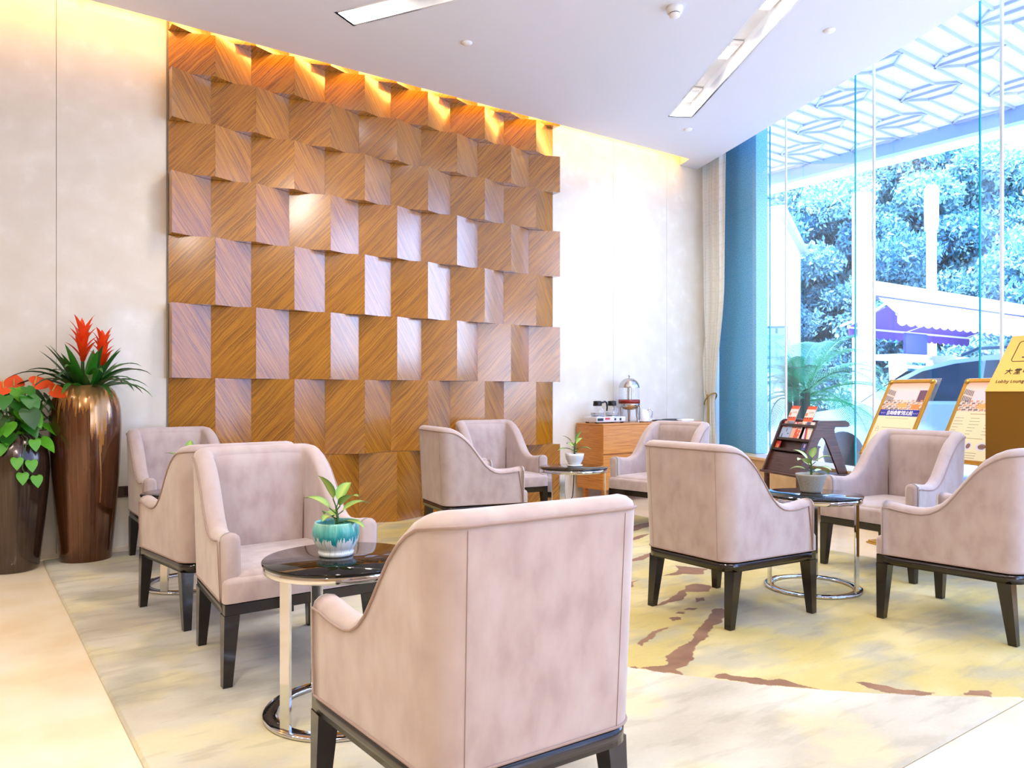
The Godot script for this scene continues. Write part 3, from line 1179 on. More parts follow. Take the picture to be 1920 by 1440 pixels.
func vases():
	var t := thing("floor_vase", "tall bronze-glazed floor vase with a red flowering bromeliad by the marble wall", "vase", Vector3(0.735, 0.0, 0.30))
	var s := stn()
	lathe(s, [[0.0, 0.0], [0.158, 0.0], [0.166, 0.012], [0.176, 0.12], [0.196, 0.35], [0.216, 0.62], [0.228, 0.86], [0.231, 0.98], [0.226, 1.08], [0.212, 1.16], [0.188, 1.215], [0.158, 1.243], [0.140, 1.253], [0.132, 1.260], [0.126, 1.252], [0.120, 1.20], [0.0, 1.18]], 64)
	put("vase_body", s, vase_mat(101, Color(0.38, 0.22, 0.12), Color(0.66, 0.45, 0.20), 0.13, 0.16), t)
	var r := RandomNumberGenerator.new()
	r.seed = 12
	for i in 46:
		var a := i * 2.399 + r.randf() * 0.3
		var up := lerpf(0.55, 2.6, pow(i / 45.0, 1.3))
		var l := r.randf_range(0.36, 0.50) if i < 28 else r.randf_range(0.28, 0.40)
		s = stn()
		var o := Vector3(sin(a) * 0.05, 1.20, cos(a) * 0.05)
		leaf(s, o, Vector3(sin(a), up, cos(a)), l, r.randf_range(0.055, 0.072), 1.5 if i < 28 else 0.5, 0.35, 0.75, 9)
		put("leaf", s, M.leaf_dark if r.randf() < 0.55 else M.leaf_mid, t)
	for f in [[Vector3(-0.02, 1.2, 0.0), 0.60, 1.25], [Vector3(0.10, 1.2, 0.06), 0.52, 1.0]]:
		var base: Vector3 = f[0]
		s = stn()
		tube(s, [base, base + Vector3(0, f[1] * 0.55, 0)], [0.014, 0.010], 8)
		var stalk := put("flower_spike", s, M.stem, t)
		for i in 20:
			var a := i * 2.399
			var q := i / 19.0
			s = stn()
			var o: Vector3 = base + Vector3(0, f[1] * lerpf(0.35, 0.66, q), 0)
			leaf(s, o, Vector3(sin(a), lerpf(1.7, 3.2, q), cos(a)), 0.155 * f[2] * lerpf(0.9, 1.0, q), 0.042, 0.75, 0.4, 0.75, 6)
			put("bract", s, M.flower, stalk)
	# the shorter vase
	t = thing("floor_vase", "shorter dark brown floor vase with anthurium and trailing heart leaves at the left edge", "vase", Vector3(0.285, 0.0, 0.335), 0.0)
	s = stn()
	lathe(s, [[0.0, 0.0], [0.155, 0.0], [0.163, 0.012], [0.176, 0.12], [0.200, 0.33], [0.220, 0.55], [0.226, 0.68], [0.222, 0.76], [0.207, 0.84], [0.180, 0.895], [0.155, 0.920], [0.146, 0.926], [0.138, 0.915], [0.13, 0.87], [0.0, 0.85]], 64)
	put("vase_body", s, vase_mat(131, Color(0.25, 0.18, 0.14), Color(0.40, 0.29, 0.24), 0.10, 0.2), t)
	r.seed = 22
	for i in 84:
		var a := i * 2.399 + r.randf()
		var q := i / 83.0
		var rad := r.randf_range(0.06, 0.29)
		var hgt := lerpf(0.90, 1.20, q) + r.randf_range(-0.03, 0.05)
		var o := Vector3(sin(a) * rad, hgt, cos(a) * rad)
		s = stn()
		var nrm := Vector3(sin(a) * 0.8, r.randf_range(0.5, 1.2), cos(a) * 0.8 + 0.25).normalized()
		heart(s, o, Vector3(sin(a), -0.25, cos(a)), r.randf_range(0.085, 0.135), nrm)
		put("leaf", s, [M.leaf_dark, M.leaf_mid, M.leaf_mid, M.leaf_bright][r.randi() % 4], t)
		s = stn()
		tube(s, [Vector3(sin(a) * 0.04, 0.87, cos(a) * 0.04), Vector3(sin(a) * rad * 0.6, (hgt + 0.87) / 2 + 0.03, cos(a) * rad * 0.6), o], 0.003, 5)
		put("leaf_stalk", s, M.stem, t)
	for q in [[-0.05, 1.235, 0.14], [0.13, 1.265, 0.06], [0.23, 1.215, 0.12], [0.02, 1.25, -0.12]]:
		s = stn()
		heart(s, Vector3(q[0], q[1], q[2]), Vector3(q[0], 0.1, q[2]), 0.13, Vector3(q[0] * 1.2, 0.7, 0.75).normalized())
		var sp := put("spathe", s, M.spathe, t)
		s = stn()
		tube(s, [Vector3(q[0], q[1], q[2]), Vector3(q[0] * 1.1, q[1] + 0.05, q[2] * 1.1)], [0.005, 0.003], 6)
		put("spadix", s, mk(Color(0.75, 0.65, 0.3), 0.6), sp)
		s = stn()
		tube(s, [Vector3(q[0] * 0.3, 0.88, q[2] * 0.3), Vector3(q[0], q[1], q[2])], 0.003, 5)
		put("flower_stalk", s, M.stem, t)
	# trailing vine in front
	var vine := [Vector3(0.05, 0.93, 0.13), Vector3(0.08, 0.90, 0.215), Vector3(0.06, 0.80, 0.232), Vector3(0.05, 0.70, 0.236), Vector3(0.09, 0.63, 0.234)]
	s = stn()
	tube(s, vine, 0.003, 5)
	put("vine", s, M.stem, t)
	for q in [[0.02, 0.765, 0.238], [0.10, 0.745, 0.226], [0.05, 0.665, 0.237], [0.13, 0.64, 0.212], [-0.06, 0.86, 0.21], [0.12, 0.88, 0.2]]:
		s = stn()
		heart(s, Vector3(q[0], q[1], q[2] + 0.006), Vector3(q[0] - 0.05, -1, 0.1), 0.075, Vector3(q[0], 0.35, 0.8).normalized())
		put("leaf", s, M.leaf_bright, t)

# ------------------------------------------------------------------ buffet
func buffet():
	var x0 := 5.609
	var x1 := 7.20
	var zf := 0.45
	var top := 0.866
	var t := thing("buffet_cabinet", "orange wood buffet cabinet standing against the marble wall by the curtain", "cabinet", Vector3((x0 + x1) / 2, 0, zf / 2))
	var w := x1 - x0
	var s := stn()
	box(s, Vector3(0, 0.50, -0.005), Vector3(w, 0.70, zf - 0.03), 0.002)
	put("body", s, M.oak, t)
	s = stn()
	box(s, Vector3(0, top - 0.008, 0.0), Vector3(w + 0.006, 0.016, zf - 0.01), 0.003)
	put("top_board", s, M.oak, t)
	s = stn()
	box(s, Vector3(0, 0.695, zf / 2 - 0.012), Vector3(w - 0.004, 0.305, 0.02), 0.002)
	put("drawer_front", s, M.oak, t)
	for k in 3:
		s = stn()
		box(s, Vector3((k - 1) * w / 3, 0.338, zf / 2 - 0.012), Vector3(w / 3 - 0.006, 0.378, 0.02), 0.002)
		put("door", s, M.oak, t)
	for q in [[-1, -1], [1, -1], [-1, 1], [1, 1]]:
		s = stn()
		box(s, Vector3(q[0] * (w / 2 - 0.08), 0.075, q[1] * (zf / 2 - 0.07)), Vector3(0.05, 0.15, 0.05), 0.004)
		put("foot", s, M.oak, t)
	# coffee warmer and pots
	t = thing("coffee_warmer", "white and steel double coffee warmer on the left end of the cabinet", "coffee warmer", Vector3(5.87, top, 0.19))
	s = stn()
	box(s, Vector3(0, 0.042, 0), Vector3(0.44, 0.058, 0.22), 0.006)
	put("body", s, mk(Color(0.85, 0.85, 0.88), 0.35), t)
	s = stn()
	box(s, Vector3(-0.165, 0.042, 0.111), Vector3(0.085, 0.03, 0.004), 0.001)
	put("vent_grille", s, M.black, t)
	s = stn()
	box(s, Vector3(-0.06, 0.05, 0.111), Vector3(0.07, 0.022, 0.004), 0.001)
	put("red_label", s, mk(Color(0.80, 0.25, 0.28), 0.5), t)
	for k in 2:
		s = stn()
		box(s, Vector3(0.055 + 0.08 * k, 0.042, 0.113), Vector3(0.024, 0.024, 0.008), 0.002)
		put("switch", s, mk(Color(0.08, 0.14, 0.15), 0.4), t)
		s = stn()
		lathe(s, [[0.0, 0.071], [0.07, 0.071], [0.074, 0.075], [0.07, 0.079], [0.0, 0.079]], 32, Vector3(-0.11 + 0.22 * k, 0, 0))
		put("hot_plate", s, M.steel, t)
	for q in [[-0.19, -0.08], [0.19, -0.08], [-0.19, 0.08], [0.19, 0.08]]:
		s = stn()
		box(s, Vector3(q[0], 0.007, q[1]), Vector3(0.03, 0.014, 0.03), 0.003)
		put("foot", s, M.black, t)
	var says := ["glass coffee pot on the warmer's left plate, turned with its black handle in front", "glass coffee pot with black handle to the right on the warmer's right plate"]
	for k in 2:
		t = thing("coffee_pot", says[k], "coffee pot", Vector3(5.76 + 0.22 * k, top + 0.079, 0.19), 1.1 if k == 0 else 2.2, "glass coffee pots on the warmer")
		s = stn()
		lathe(s, [[0.0, 0.0], [0.062, 0.0], [0.070, 0.006], [0.078, 0.03], [0.080, 0.05], [0.074, 0.078], [0.058, 0.10], [0.045, 0.112], [0.043, 0.125]], 40)
		put("glass_bowl", s, pane(Color(0.9, 0.93, 0.95), 0.16), t)
		s = stn()
		lathe(s, [[0.0, 0.003], [0.060, 0.003], [0.067, 0.008], [0.0745, 0.03], [0.0755, 0.036], [0.0, 0.036]], 40)
		put("steel_base", s, M.steel, t)
		s = stn()
		lathe(s, [[0.046, 0.112], [0.049, 0.114], [0.049, 0.132], [0.045, 0.15], [0.050, 0.162], [0.030, 0.168], [0.0, 0.168]], 32)
		put("black_collar", s, M.black, t)
		s = stn()
		tube(s, [Vector3(0, 0.145, 0.045), Vector3(0, 0.160, 0.085), Vector3(0, 0.150, 0.105), Vector3(0, 0.10, 0.112), Vector3(0, 0.055, 0.108)], [0.010, 0.011, 0.011, 0.010, 0.008], 8)
		put("handle", s, M.black, t)
	# juice dispenser
	t = thing("juice_dispenser", "clear juice dispenser with domed steel lid and wooden collar on the cabinet", "drink dispenser", Vector3(6.24, top, 0.20))
	s = stn()
	for k in 3:
		var a := k * TAU / 3 + 0.3
		var d := Vector3(sin(a), 0, cos(a))
		tube(s, [d * 0.115 + Vector3(0, 0.0, 0), d * 0.10 + Vector3(0, 0.08, 0), d * 0.105 + Vector3(0, 0.17, 0)], [0.010, 0.014, 0.022], 8)
	put("legs", s, M.steel, t)
	s = stn()
	lathe(s, [[0.0, 0.14], [0.06, 0.145], [0.105, 0.17], [0.122, 0.20], [0.122, 0.215], [0.0, 0.215]], 40)
	put("bowl_base", s, M.steel, t)
	s = stn()
	lathe(s, [[0.112, 0.212], [0.124, 0.214], [0.124, 0.258], [0.112, 0.26]], 40)
	put("red_collar", s, mk(Color(0.50, 0.10, 0.05), 0.3), t)
	s = stn()
	lathe(s, [[0.113, 0.235], [0.116, 0.30], [0.116, 0.40]], 40)
	put("clear_tank", s, pane(Color(0.92, 0.96, 0.98), 0.14), t)
	s = stn()
	lathe(s, [[0.026, 0.22], [0.026, 0.40]], 24)
	put("ice_tube", s, M.steel, t)
	s = stn()
	lathe(s, [[0.119, 0.396], [0.119, 0.405], [0.108, 0.44], [0.085, 0.475], [0.05, 0.498], [0.02, 0.505], [0.0, 0.506]], 40)
	put("dome_lid", s, M.steel, t)
	s = stn()
	lathe(s, [[0.007, 0.503], [0.007, 0.522], [0.014, 0.530], [0.012, 0.540], [0.0, 0.543]], 16)
	put("lid_knob", s, M.steel, t)
	s = stn()
	tube(s, [Vector3(0.02, 0.185, 0.10), Vector3(0.02, 0.185, 0.155), Vector3(0.02, 0.15, 0.16), Vector3(0.02, 0.03, 0.15)], [0.012, 0.012, 0.014, 0.011], 10)
	put("tap", s, M.steel, t)
	# white pot on saucer
	t = thing("creamer_pot", "white lidded pot with a steel handle beside the juice dispenser", "pot", Vector3(6.40, top, 0.27), 0.8)
	s = stn()
	lathe(s, [[0.0, 0.0], [0.068, 0.0], [0.074, 0.01], [0.073, 0.05], [0.064, 0.09], [0.05, 0.115], [0.040, 0.125], [0.02, 0.135], [0.0, 0.138]], 32, Vector3(0, 0.012, 0))
	put("pot_body", s, M.ceramic, t)
	s = stn()
	tube(s, [Vector3(0.0, 0.13, 0.045), Vector3(0.0, 0.16, 0.075), Vector3(0.0, 0.12, 0.105), Vector3(0.0, 0.05, 0.09)], 0.008, 8)
	put("handle", s, M.steel, t)
	s = stn()
	lathe(s, [[0.0, 0.0], [0.06, 0.0], [0.095, 0.012], [0.096, 0.015], [0.06, 0.008], [0.0, 0.006]], 36)
	put("saucer", s, M.ceramic, t)
	# trays and plates
	var trays := [[6.70, 0.32, "grey oval tray left of the middle on the cabinet top"], [7.01, 0.19, "dark serving tray at the right end of the cabinet top"]]
	for q in trays:
		s = stn()
		lathe(s, [[0.0, 0.003], [0.12, 0.003], [0.15, 0.016], [0.153, 0.018], [0.152, 0.021], [0.12, 0.009], [0.0, 0.008]], 40, Vector3.ZERO, Basis.from_scale(Vector3(1.15, 1, 0.8)))
		var o = tag(put("serving_tray", s, mk(Color(0.22, 0.23, 0.26), 0.4)), q[2], "tray", "serving trays on the cabinet")
		o.position = Vector3(q[0], top, q[1])
	var nap := [[6.62, 0.10, "white folded napkin stack behind the grey tray"], [6.97, 0.39, "white folded napkin near the front of the cabinet top"]]
	for q in nap:
		s = stn()
		box(s, Vector3(0, 0.014, 0), Vector3(0.20, 0.026, 0.11), 0.008)
		var o = tag(put("napkin_stack", s, mk(Color(0.95, 0.95, 0.96), 0.8)), q[2], "napkin", "folded napkins on the cabinet")
		o.position = Vector3(q[0], top, q[1])
	s = stn()
	tube(s, [Vector3(5.575, 0.60, 0.02), Vector3(5.56, 0.40, 0.03), Vector3(5.53, 0.18, 0.05), Vector3(5.50, 0.06, 0.07), Vector3(5.44, 0.012, 0.10), Vector3(5.40, 0.02, 0.06), Vector3(5.42, 0.30, 0.012)], 0.006, 6)
	tag(put("power_cable", s, M.black), "black power cable hanging beside the cabinet's left side", "cable")

# ------------------------------------------------------------------ window, curtain, stands
func window_side():
	var b := winb()
	var js := [-0.05, 0.075, 0.87, 1.506, 2.782, 4.05, 5.32, 6.59, 7.86, 9.13, 10.3]
	var win := Node3D.new()
	win.name = "window_1"
	win.set_meta("kind", "structure")
	add_child(win)
	var hh := TOP - 0.48
	for i in js.size() - 1:
		if i == 1:
			continue      # the granite pier
		var za: float = js[i]
		var zb: float = js[i + 1]
		var len := (zb - za) * 1.077
		var s := stn()
		var c := winp((za + zb) / 2, 0.0, 0.48 + hh / 2)
		quad(s, c - WIN * len / 2 - Vector3(0, hh / 2, 0), c + WIN * len / 2 - Vector3(0, hh / 2, 0), c + WIN * len / 2 + Vector3(0, hh / 2, 0), c - WIN * len / 2 + Vector3(0, hh / 2, 0))
		put("glass_pane", s, M.glass, win)
	for i in range(3, js.size() - 1):
		var z: float = js[i]
		var s := stn()
		box(s, winp(z, 0.008, 0.48 + hh / 2), Vector3(0.022, hh, 0.016), 0.0, b)
		put("glass_joint", s, M.joint, win)
		s = stn()
		var a := winp(z, 0.02, 0.48)
		var d := winp(z, 0.20, 0.48)
		quad(s, a, d, d + Vector3(0, hh, 0), a + Vector3(0, hh, 0))
		var fin := put("glass_fin", s, M.glass, win)
		s = stn()
		box(s, winp(z, 0.206, 0.48 + hh / 2), Vector3(0.014, hh, 0.010), 0.001, b)
		put("fin_edge", s, M.glassedge, fin)
	# curtain gathered by a cord
	var t := thing("curtain", "cream curtain tied back with a cord beside the granite pier", "curtain", winp(0.20, 0.14, 0.0))
	var s := stn()
	var rows := []
	for j in 40:
		var y := lerpf(0.05, 4.50, j / 39.0)
		var wid := 0.44
		var mid := 0.0
		if y > 1.12:
			wid = lerpf(0.20, 0.58, smoothstep(1.0, 2.6, y))
			mid = lerpf(-0.03, 0.02, smoothstep(1.12, 2.6, y))
		else:
			wid = lerpf(0.16, 0.34, smoothstep(1.12, 0.3, y))
			mid = lerpf(-0.03, -0.05, smoothstep(1.12, 0.3, y))
		var row := []
		for i in 73:
			var g := i / 72.0
			var amp := 0.028
			var p := WIN * (mid + wid * (g - 0.5)) + INW * (amp * sin(g * TAU * 7.0) + 0.012 * sin(g * TAU * 3.0 + y))
			row.append(p + Vector3(0, y, 0))
		rows.append(row)
	grid(s, rows)
	put("cloth", s, M.curtain, t)
	s = stn()
	var loop := []
	for i in 20:
		var a := TAU * i / 20.0
		loop.append(Vector3(0, 1.12 + 0.08 * cos(a), 0) + WIN * (-0.03 + 0.105 * cos(a)) + INW * (0.065 * sin(a)))
	tube(s, loop, 0.009, 8, true)
	tube(s, [Vector3(0, 1.36, 0) - WIN * 0.18, Vector3(0, 1.24, 0) - WIN * 0.14, Vector3(0, 1.12, 0) + INW * 0.05, Vector3(0, 0.98, 0) + INW * 0.07 + WIN * 0.05, Vector3(0, 0.80, 0) + INW * 0.07 + WIN * 0.05], 0.010, 8)
	put("tie_cord", s, M.rope, t)
	brochure_rack()
	posters()
	sign_box()

const WT := -1.951    # turn of things that face the room with their backs to the glass

func print_image(w: int, h: int, rects: Array) -> Image:
	var im := Image.create(w, h, false, Image.FORMAT_RGB8)
	for r in rects:
		im.fill_rect(Rect2i(int(r[0] * w), int(r[1] * h), maxi(1, int(r[2] * w)), maxi(1, int(r[3] * h))), r[4])
	return im

func stroke(im: Image, glyph: Array, x: float, y: float, size: float, th: float, col: Color):   # lettering drawn stroke by stroke; y is the top
	for line in glyph:
		for k in line.size() - 1:
			var a := Vector2(x + line[k][0] / 10.0 * size, y + (10.0 - line[k][1]) / 10.0 * size)
			var b := Vector2(x + line[k + 1][0] / 10.0 * size, y + (10.0 - line[k + 1][1]) / 10.0 * size)
			var n := maxi(1, int(a.distance_to(b) * 2.0))
			for i in n + 1:
				var p := a.lerp(b, i / float(n))
				im.fill_rect(Rect2i(int(p.x - th / 2), int(p.y - th / 2), maxi(1, int(th)), maxi(1, int(th))), col)

func glyphs() -> Dictionary:
	return {
		"da": [[[1, 6.5], [9, 6.5]], [[5, 9.6], [5, 6.5], [3.5, 3.5], [1, 0.8]], [[5, 6.5], [6.5, 3.5], [9, 0.8]]],
		"tang": [[[5, 10], [5, 8.2]], [[2.5, 9.6], [3.3, 8.3]], [[7.5, 9.6], [6.7, 8.3]], [[1, 6.5], [1.3, 8], [9, 8], [8.6, 6.8]], [[3, 7], [7, 7], [7, 5], [3, 5], [3, 7]], [[2, 3], [8, 3]], [[5, 5], [5, 0.8]], [[1, 0.8], [9, 0.8]]],
		"ba": [[[0.8, 8], [3.3, 8], [3.3, 3.5], [0.8, 3.5], [0.8, 8]], [[4.5, 9], [9, 9], [9, 5.5], [4.5, 5.5]], [[6.7, 9], [6.7, 5.5]], [[4.5, 9], [4.5, 1.5], [9.5, 1.5], [9.5, 3]]],
		"zi": [[[5, 10], [4.3, 8.5]], [[2, 8.5], [8, 8.5], [8, 0.5], [2, 0.5], [2, 8.5]], [[2, 6], [8, 6]], [[2, 3.3], [8, 3.3]]],
		"zhu": [[[1.2, 2.2], [1.2, 9], [4.2, 9], [4.2, 2.5]], [[1.2, 6.8], [4.2, 6.8]], [[1.2, 4.6], [4.2, 4.6]], [[0.4, 1.8], [5, 2.8]], [[5.3, 7], [9.2, 7], [8.8, 1], [7.6, 1.4]], [[7.2, 9.8], [7, 5], [5, 0.8]]],
		"wan": [[[0.8, 8.5], [3.2, 8.5], [3.2, 2], [0.8, 2], [0.8, 8.5]], [[0.8, 5.3], [3.2, 5.3]], [[5.5, 10], [4, 7.5]], [[5.2, 9], [7.8, 9], [7, 7.6]], [[4.5, 7.5], [9, 7.5], [9, 5], [4.5, 5], [4.5, 7.5]], [[6.7, 7.5], [6, 3], [4, 0.6]], [[7.2, 5], [7.2, 1], [9.6, 1], [9.6, 2.5]]],
		"can": [[[1, 9], [4.5, 9]], [[2.5, 10], [2, 7], [1, 6]], [[4.5, 9], [3, 6]], [[5.5, 9], [9, 9], [6, 6]], [[6, 8.5], [9, 6]], [[0.8, 4], [5, 6.5], [9.2, 4]], [[3, 4.5], [7, 4.5], [7, 2.5], [3, 2.5]], [[3, 4.5], [3, 0.5], [5, 1.2]], [[5, 2.5], [8, 0.4]]],
		"9": [[[7, 6.5], [5, 5.2], [3, 6.5], [3, 8.3], [5, 9.6], [7, 8.3], [7, 4], [5.5, 1], [3.4, 0.8]]],
		"8": [[[5, 5.3], [3.2, 7], [3.2, 8.4], [5, 9.6], [6.8, 8.4], [6.8, 7], [5, 5.3], [3, 3.6], [3, 1.8], [5, 0.6], [7, 1.8], [7, 3.6], [5, 5.3]]],
		"yuan": [[[2.5, 9], [7.5, 9]], [[1, 6], [9, 6]], [[4, 6], [3.6, 2.5], [1, 0.5]], [[6.2, 6], [6.2, 1], [9.2, 1], [9.2, 2.5]]],
		"qi": [[[2.8, 10], [2.8, 4.5]], [[0.8, 8], [4.8, 8]], [[0.5, 5.8], [5, 5.8]], [[2.8, 3.8], [4.5, 3.8]], [[1.6, 4.5], [1.4, 2], [0.5, 0.5]], [[1.5, 2.2], [3.5, 1], [9.6, 0.6]], [[5.8, 9], [8.8, 9], [8.8, 6.3], [5.8, 6.3], [5.8, 3], [9.4, 3], [9.4, 4.2]]],
		"B": [[[2, 0.5], [2, 9.5], [6, 9.5], [7.6, 8], [6.4, 5.3], [2, 5.3]], [[6.4, 5.3], [8.2, 3], [6.5, 0.5], [2, 0.5]]],
		"2": [[[2.5, 7.5], [4, 9.3], [6.5, 9.3], [7.5, 7.5], [2.5, 0.8], [7.8, 0.8]]],
	}

func sheet(s, w: float, h: float, th := 0.004):     # a printed sheet, its front on +z with the picture upright, foot at y = 0
	box(s, Vector3(0, h / 2, -th / 2 - 0.0005), Vector3(w, h, th))
	quad(s, Vector3(-w / 2, 0, 0), Vector3(w / 2, 0, 0), Vector3(w / 2, h, 0), Vector3(-w / 2, h, 0), [Vector2(0, 1), Vector2(1, 1), Vector2(1, 0), Vector2(0, 0)])

func print_mat(im: Image, rough := 0.3) -> StandardMaterial3D:
	var m := mk(Color.WHITE, rough)
	m.albedo_texture = ImageTexture.create_from_image(im)
	return m

func brochure_rack():
	var t := thing("brochure_rack", "dark wood brochure rack with an A-shaped end panel in front of the glass", "brochure rack", Vector3(6.46, 0, 2.205), WT)
	# local: x along the rack (towards the viewer), z into the room
	var L := 0.56
	var hd := 0.45
	var s := stn()
	box(s, Vector3(0, hd - 0.012, -0.08), Vector3(L + 0.08, 0.024, 0.52), 0.005)
	put("table_top", s, M.walnut, t)
	for q in [[-1, -1], [1, -1], [-1, 1], [1, 1]]:
		s = stn()
		box(s, Vector3(q[0] * 0.26, (hd - 0.024) / 2, -0.08 + q[1] * 0.215), Vector3(0.04, hd - 0.024, 0.04), 0.004)
		put("leg", s, M.walnut, t)
	# end panels shaped like a tall A with a bar across the top
	var A := PackedVector2Array([Vector2(-0.17, 0.45), Vector2(-0.085, 0.45), Vector2(0.055, 0.76), Vector2(0.075, 0.785), Vector2(0.10, 0.79), Vector2(0.125, 0.765), Vector2(0.265, 0.45), Vector2(0.36, 0.45), Vector2(0.225, 0.80), Vector2(0.215, 0.86), Vector2(0.225, 0.885), Vector2(0.36, 0.885), Vector2(0.38, 0.90), Vector2(0.37, 0.925), Vector2(0.335, 0.945), Vector2(0.075, 0.945), Vector2(0.045, 0.93), Vector2(0.03, 0.905)])
	var xf := Transform3D(Basis(Vector3(0, 0, -1), Vector3.UP, Vector3(1, 0, 0)), Vector3(0, 0, 0))
	for q in [-1, 1]:
		s = stn()
		extrude(s, A, q * L / 2 - 0.0125, q * L / 2 + 0.0125, xf)
		put("end_panel", s, M.walnut, t)
	# sloping front with three stepped pockets
	var up := Vector3(0, 0.92, -0.392)
	var out := Vector3(0, 0.392, 0.92)
	var bs := Basis(Vector3.RIGHT, up, out)
	var o := Vector3(0, hd, 0.155)
	s = stn()
	box(s, o + up * 0.10 + out * -0.02, Vector3(L - 0.03, 0.20, 0.014), 0.002, bs)
	box(s, o + up * 0.28 + out * -0.055, Vector3(L - 0.03, 0.56, 0.010), 0.001, bs)
	put("sloping_board", s, M.walnut, t)
	for k in 3:
		s = stn()
		var y: float = [0.215, 0.325, 0.468][k]
		box(s, o + up * (y + 0.004) + out * (-0.03), Vector3(L - 0.03, 0.008, 0.06), 0.0, bs)
		box(s, o + up * (y + 0.012) + out * 0.0, Vector3(L - 0.03, 0.024, 0.006), 0.001, bs)
		put("pocket", s, mk(Color(0.20, 0.11, 0.06), 0.5), t)
	var G := glyphs()
	var org := Color(0.90, 0.36, 0.08)
	var wht := Color(0.93, 0.90, 0.86)
	var ia := print_image(120, 200, [[0, 0, 1, 1, wht], [0, 0, 1, 0.16, Color(0.80, 0.18, 0.10)], [0.1, 0.02, 0.9, 0.14, org], [0.04, 0.34, 0.22, 0.15, Color(0.92, 0.50, 0.2)], [0, 0.55, 1, 0.2, org], [0.08, 0.57, 0.1, 0.06, Color(0.2, 0.08, 0.02)], [0.36, 0.57, 0.1, 0.06, Color(0.2, 0.08, 0.02)], [0.66, 0.57, 0.1, 0.06, Color(0.2, 0.08, 0.02)], [0.1, 0.80, 0.12, 0.14, Color(0.8, 0.6, 0.3)], [0.4, 0.82, 0.14, 0.12, Color(0.7, 0.55, 0.4)], [0.7, 0.84, 0.16, 0.1, Color(0.75, 0.6, 0.4)]])
	for k in 3:
		stroke(ia, G[["zi", "zhu", "can"][k]], 42 + 22 * k, 56, 18, 2, Color(0.7, 0.6, 0.5))
	var ib := print_image(120, 150, [[0, 0, 1, 1, Color(0.66, 0.74, 0.86)], [0.0, 0.0, 0.45, 0.36, Color(0.80, 0.16, 0.10)], [0.2, 0.75, 0.08, 0.2, Color(0.12, 0.14, 0.2)], [0.52, 0.45, 0.08, 0.16, Color(0.15, 0.2, 0.35)], [0.7, 0.7, 0.16, 0.05, Color(0.15, 0.2, 0.3)]])
	stroke(ib, G["B"], 8, 8, 38, 8, wht)
	var ic := print_image(120, 150, [[0, 0, 1, 1, Color(0.90, 0.72, 0.60)], [0.0, 0.0, 0.42, 0.36, Color(0.82, 0.16, 0.10)], [0.5, 0.05, 0.4, 0.35, Color(0.72, 0.50, 0.42)], [0.9, 0, 0.1, 1, wht], [0.4, 0.75, 0.45, 0.25, org]])
	stroke(ic, G["B"], 6, 8, 36, 8, wht)
	stroke(ic, G["8"], 40, 62, 50, 11, Color(0.90, 0.26, 0.08))
	stroke(ic, G["2"], 74, 70, 46, 10, Color(0.90, 0.26, 0.08))
	var idd := print_image(120, 180, [[0, 0, 1, 1, wht], [0, 0, 0.5, 0.16, Color(0.45, 0.40, 0.60)]])
	for y in 180:
		for k in 4:
			var x := int(y * 0.32) + k * 9 - 6
			if y > 24 and x >= 0:
				idd.fill_rect(Rect2i(x, y, 9, 1), [Color(0.35, 0.15, 0.6), Color(0.8, 0.1, 0.4), Color(0.9, 0.3, 0.1), Color(0.95, 0.6, 0.15)][k])
	for k in 6:
		idd.fill_rect(Rect2i(66, 50 + 16 * k, 40, 2), Color(0.7, 0.6, 0.5))
	var ie := print_image(60, 60, [[0, 0, 1, 1, Color(0.75, 0.16, 0.06)], [0.1, 0.3, 0.25, 0.6, Color(0.95, 0.5, 0.25)], [0.5, 0.4, 0.2, 0.5, Color(0.95, 0.75, 0.55)]])
	var ig := print_image(60, 60, [[0, 0, 1, 1, Color(0.16, 0.16, 0.42)], [0.4, 0.1, 0.3, 0.4, Color(0.75, 0.65, 0.75)], [0.2, 0.55, 0.6, 0.4, Color(0.30, 0.38, 0.65)]])
	# along, up the slope, width, height, image, label
	var kids := [
		[-0.16, 0.475, 0.125, 0.21, ia, "orange and white leaflet in the rack's top pocket, left"],
		[0.10, 0.475, 0.135, 0.21, ia, "orange and white leaflet in the rack's top pocket, right"],
		[-0.175, 0.345, 0.16, 0.18, ib, "magazine with a red B and pale blue cover in the middle pocket"],
		[-0.015, 0.340, 0.15, 0.18, ic, "magazine with a red B and orange numerals in the middle pocket"],
		[0.165, 0.325, 0.12, 0.20, idd, "leaflet with a rainbow stripe at the right of the middle pocket"],
		[-0.225, 0.222, 0.07, 0.09, ie, "small red leaflet in the bottom pocket, left"],
		[0.19, 0.222, 0.075, 0.09, ig, "small dark blue leaflet in the bottom pocket, right"],
	]
	for q in kids:
		s = stn()
		sheet(s, q[2], q[3], 0.006)
		var p := put("brochure", s, print_mat(q[4]))
		tag(p, q[5], "brochure", "brochures in the wooden rack")
		p.transform = t.transform * Transform3D(bs, o + Vector3(q[0], 0, 0) + up * q[1] + out * -0.012)

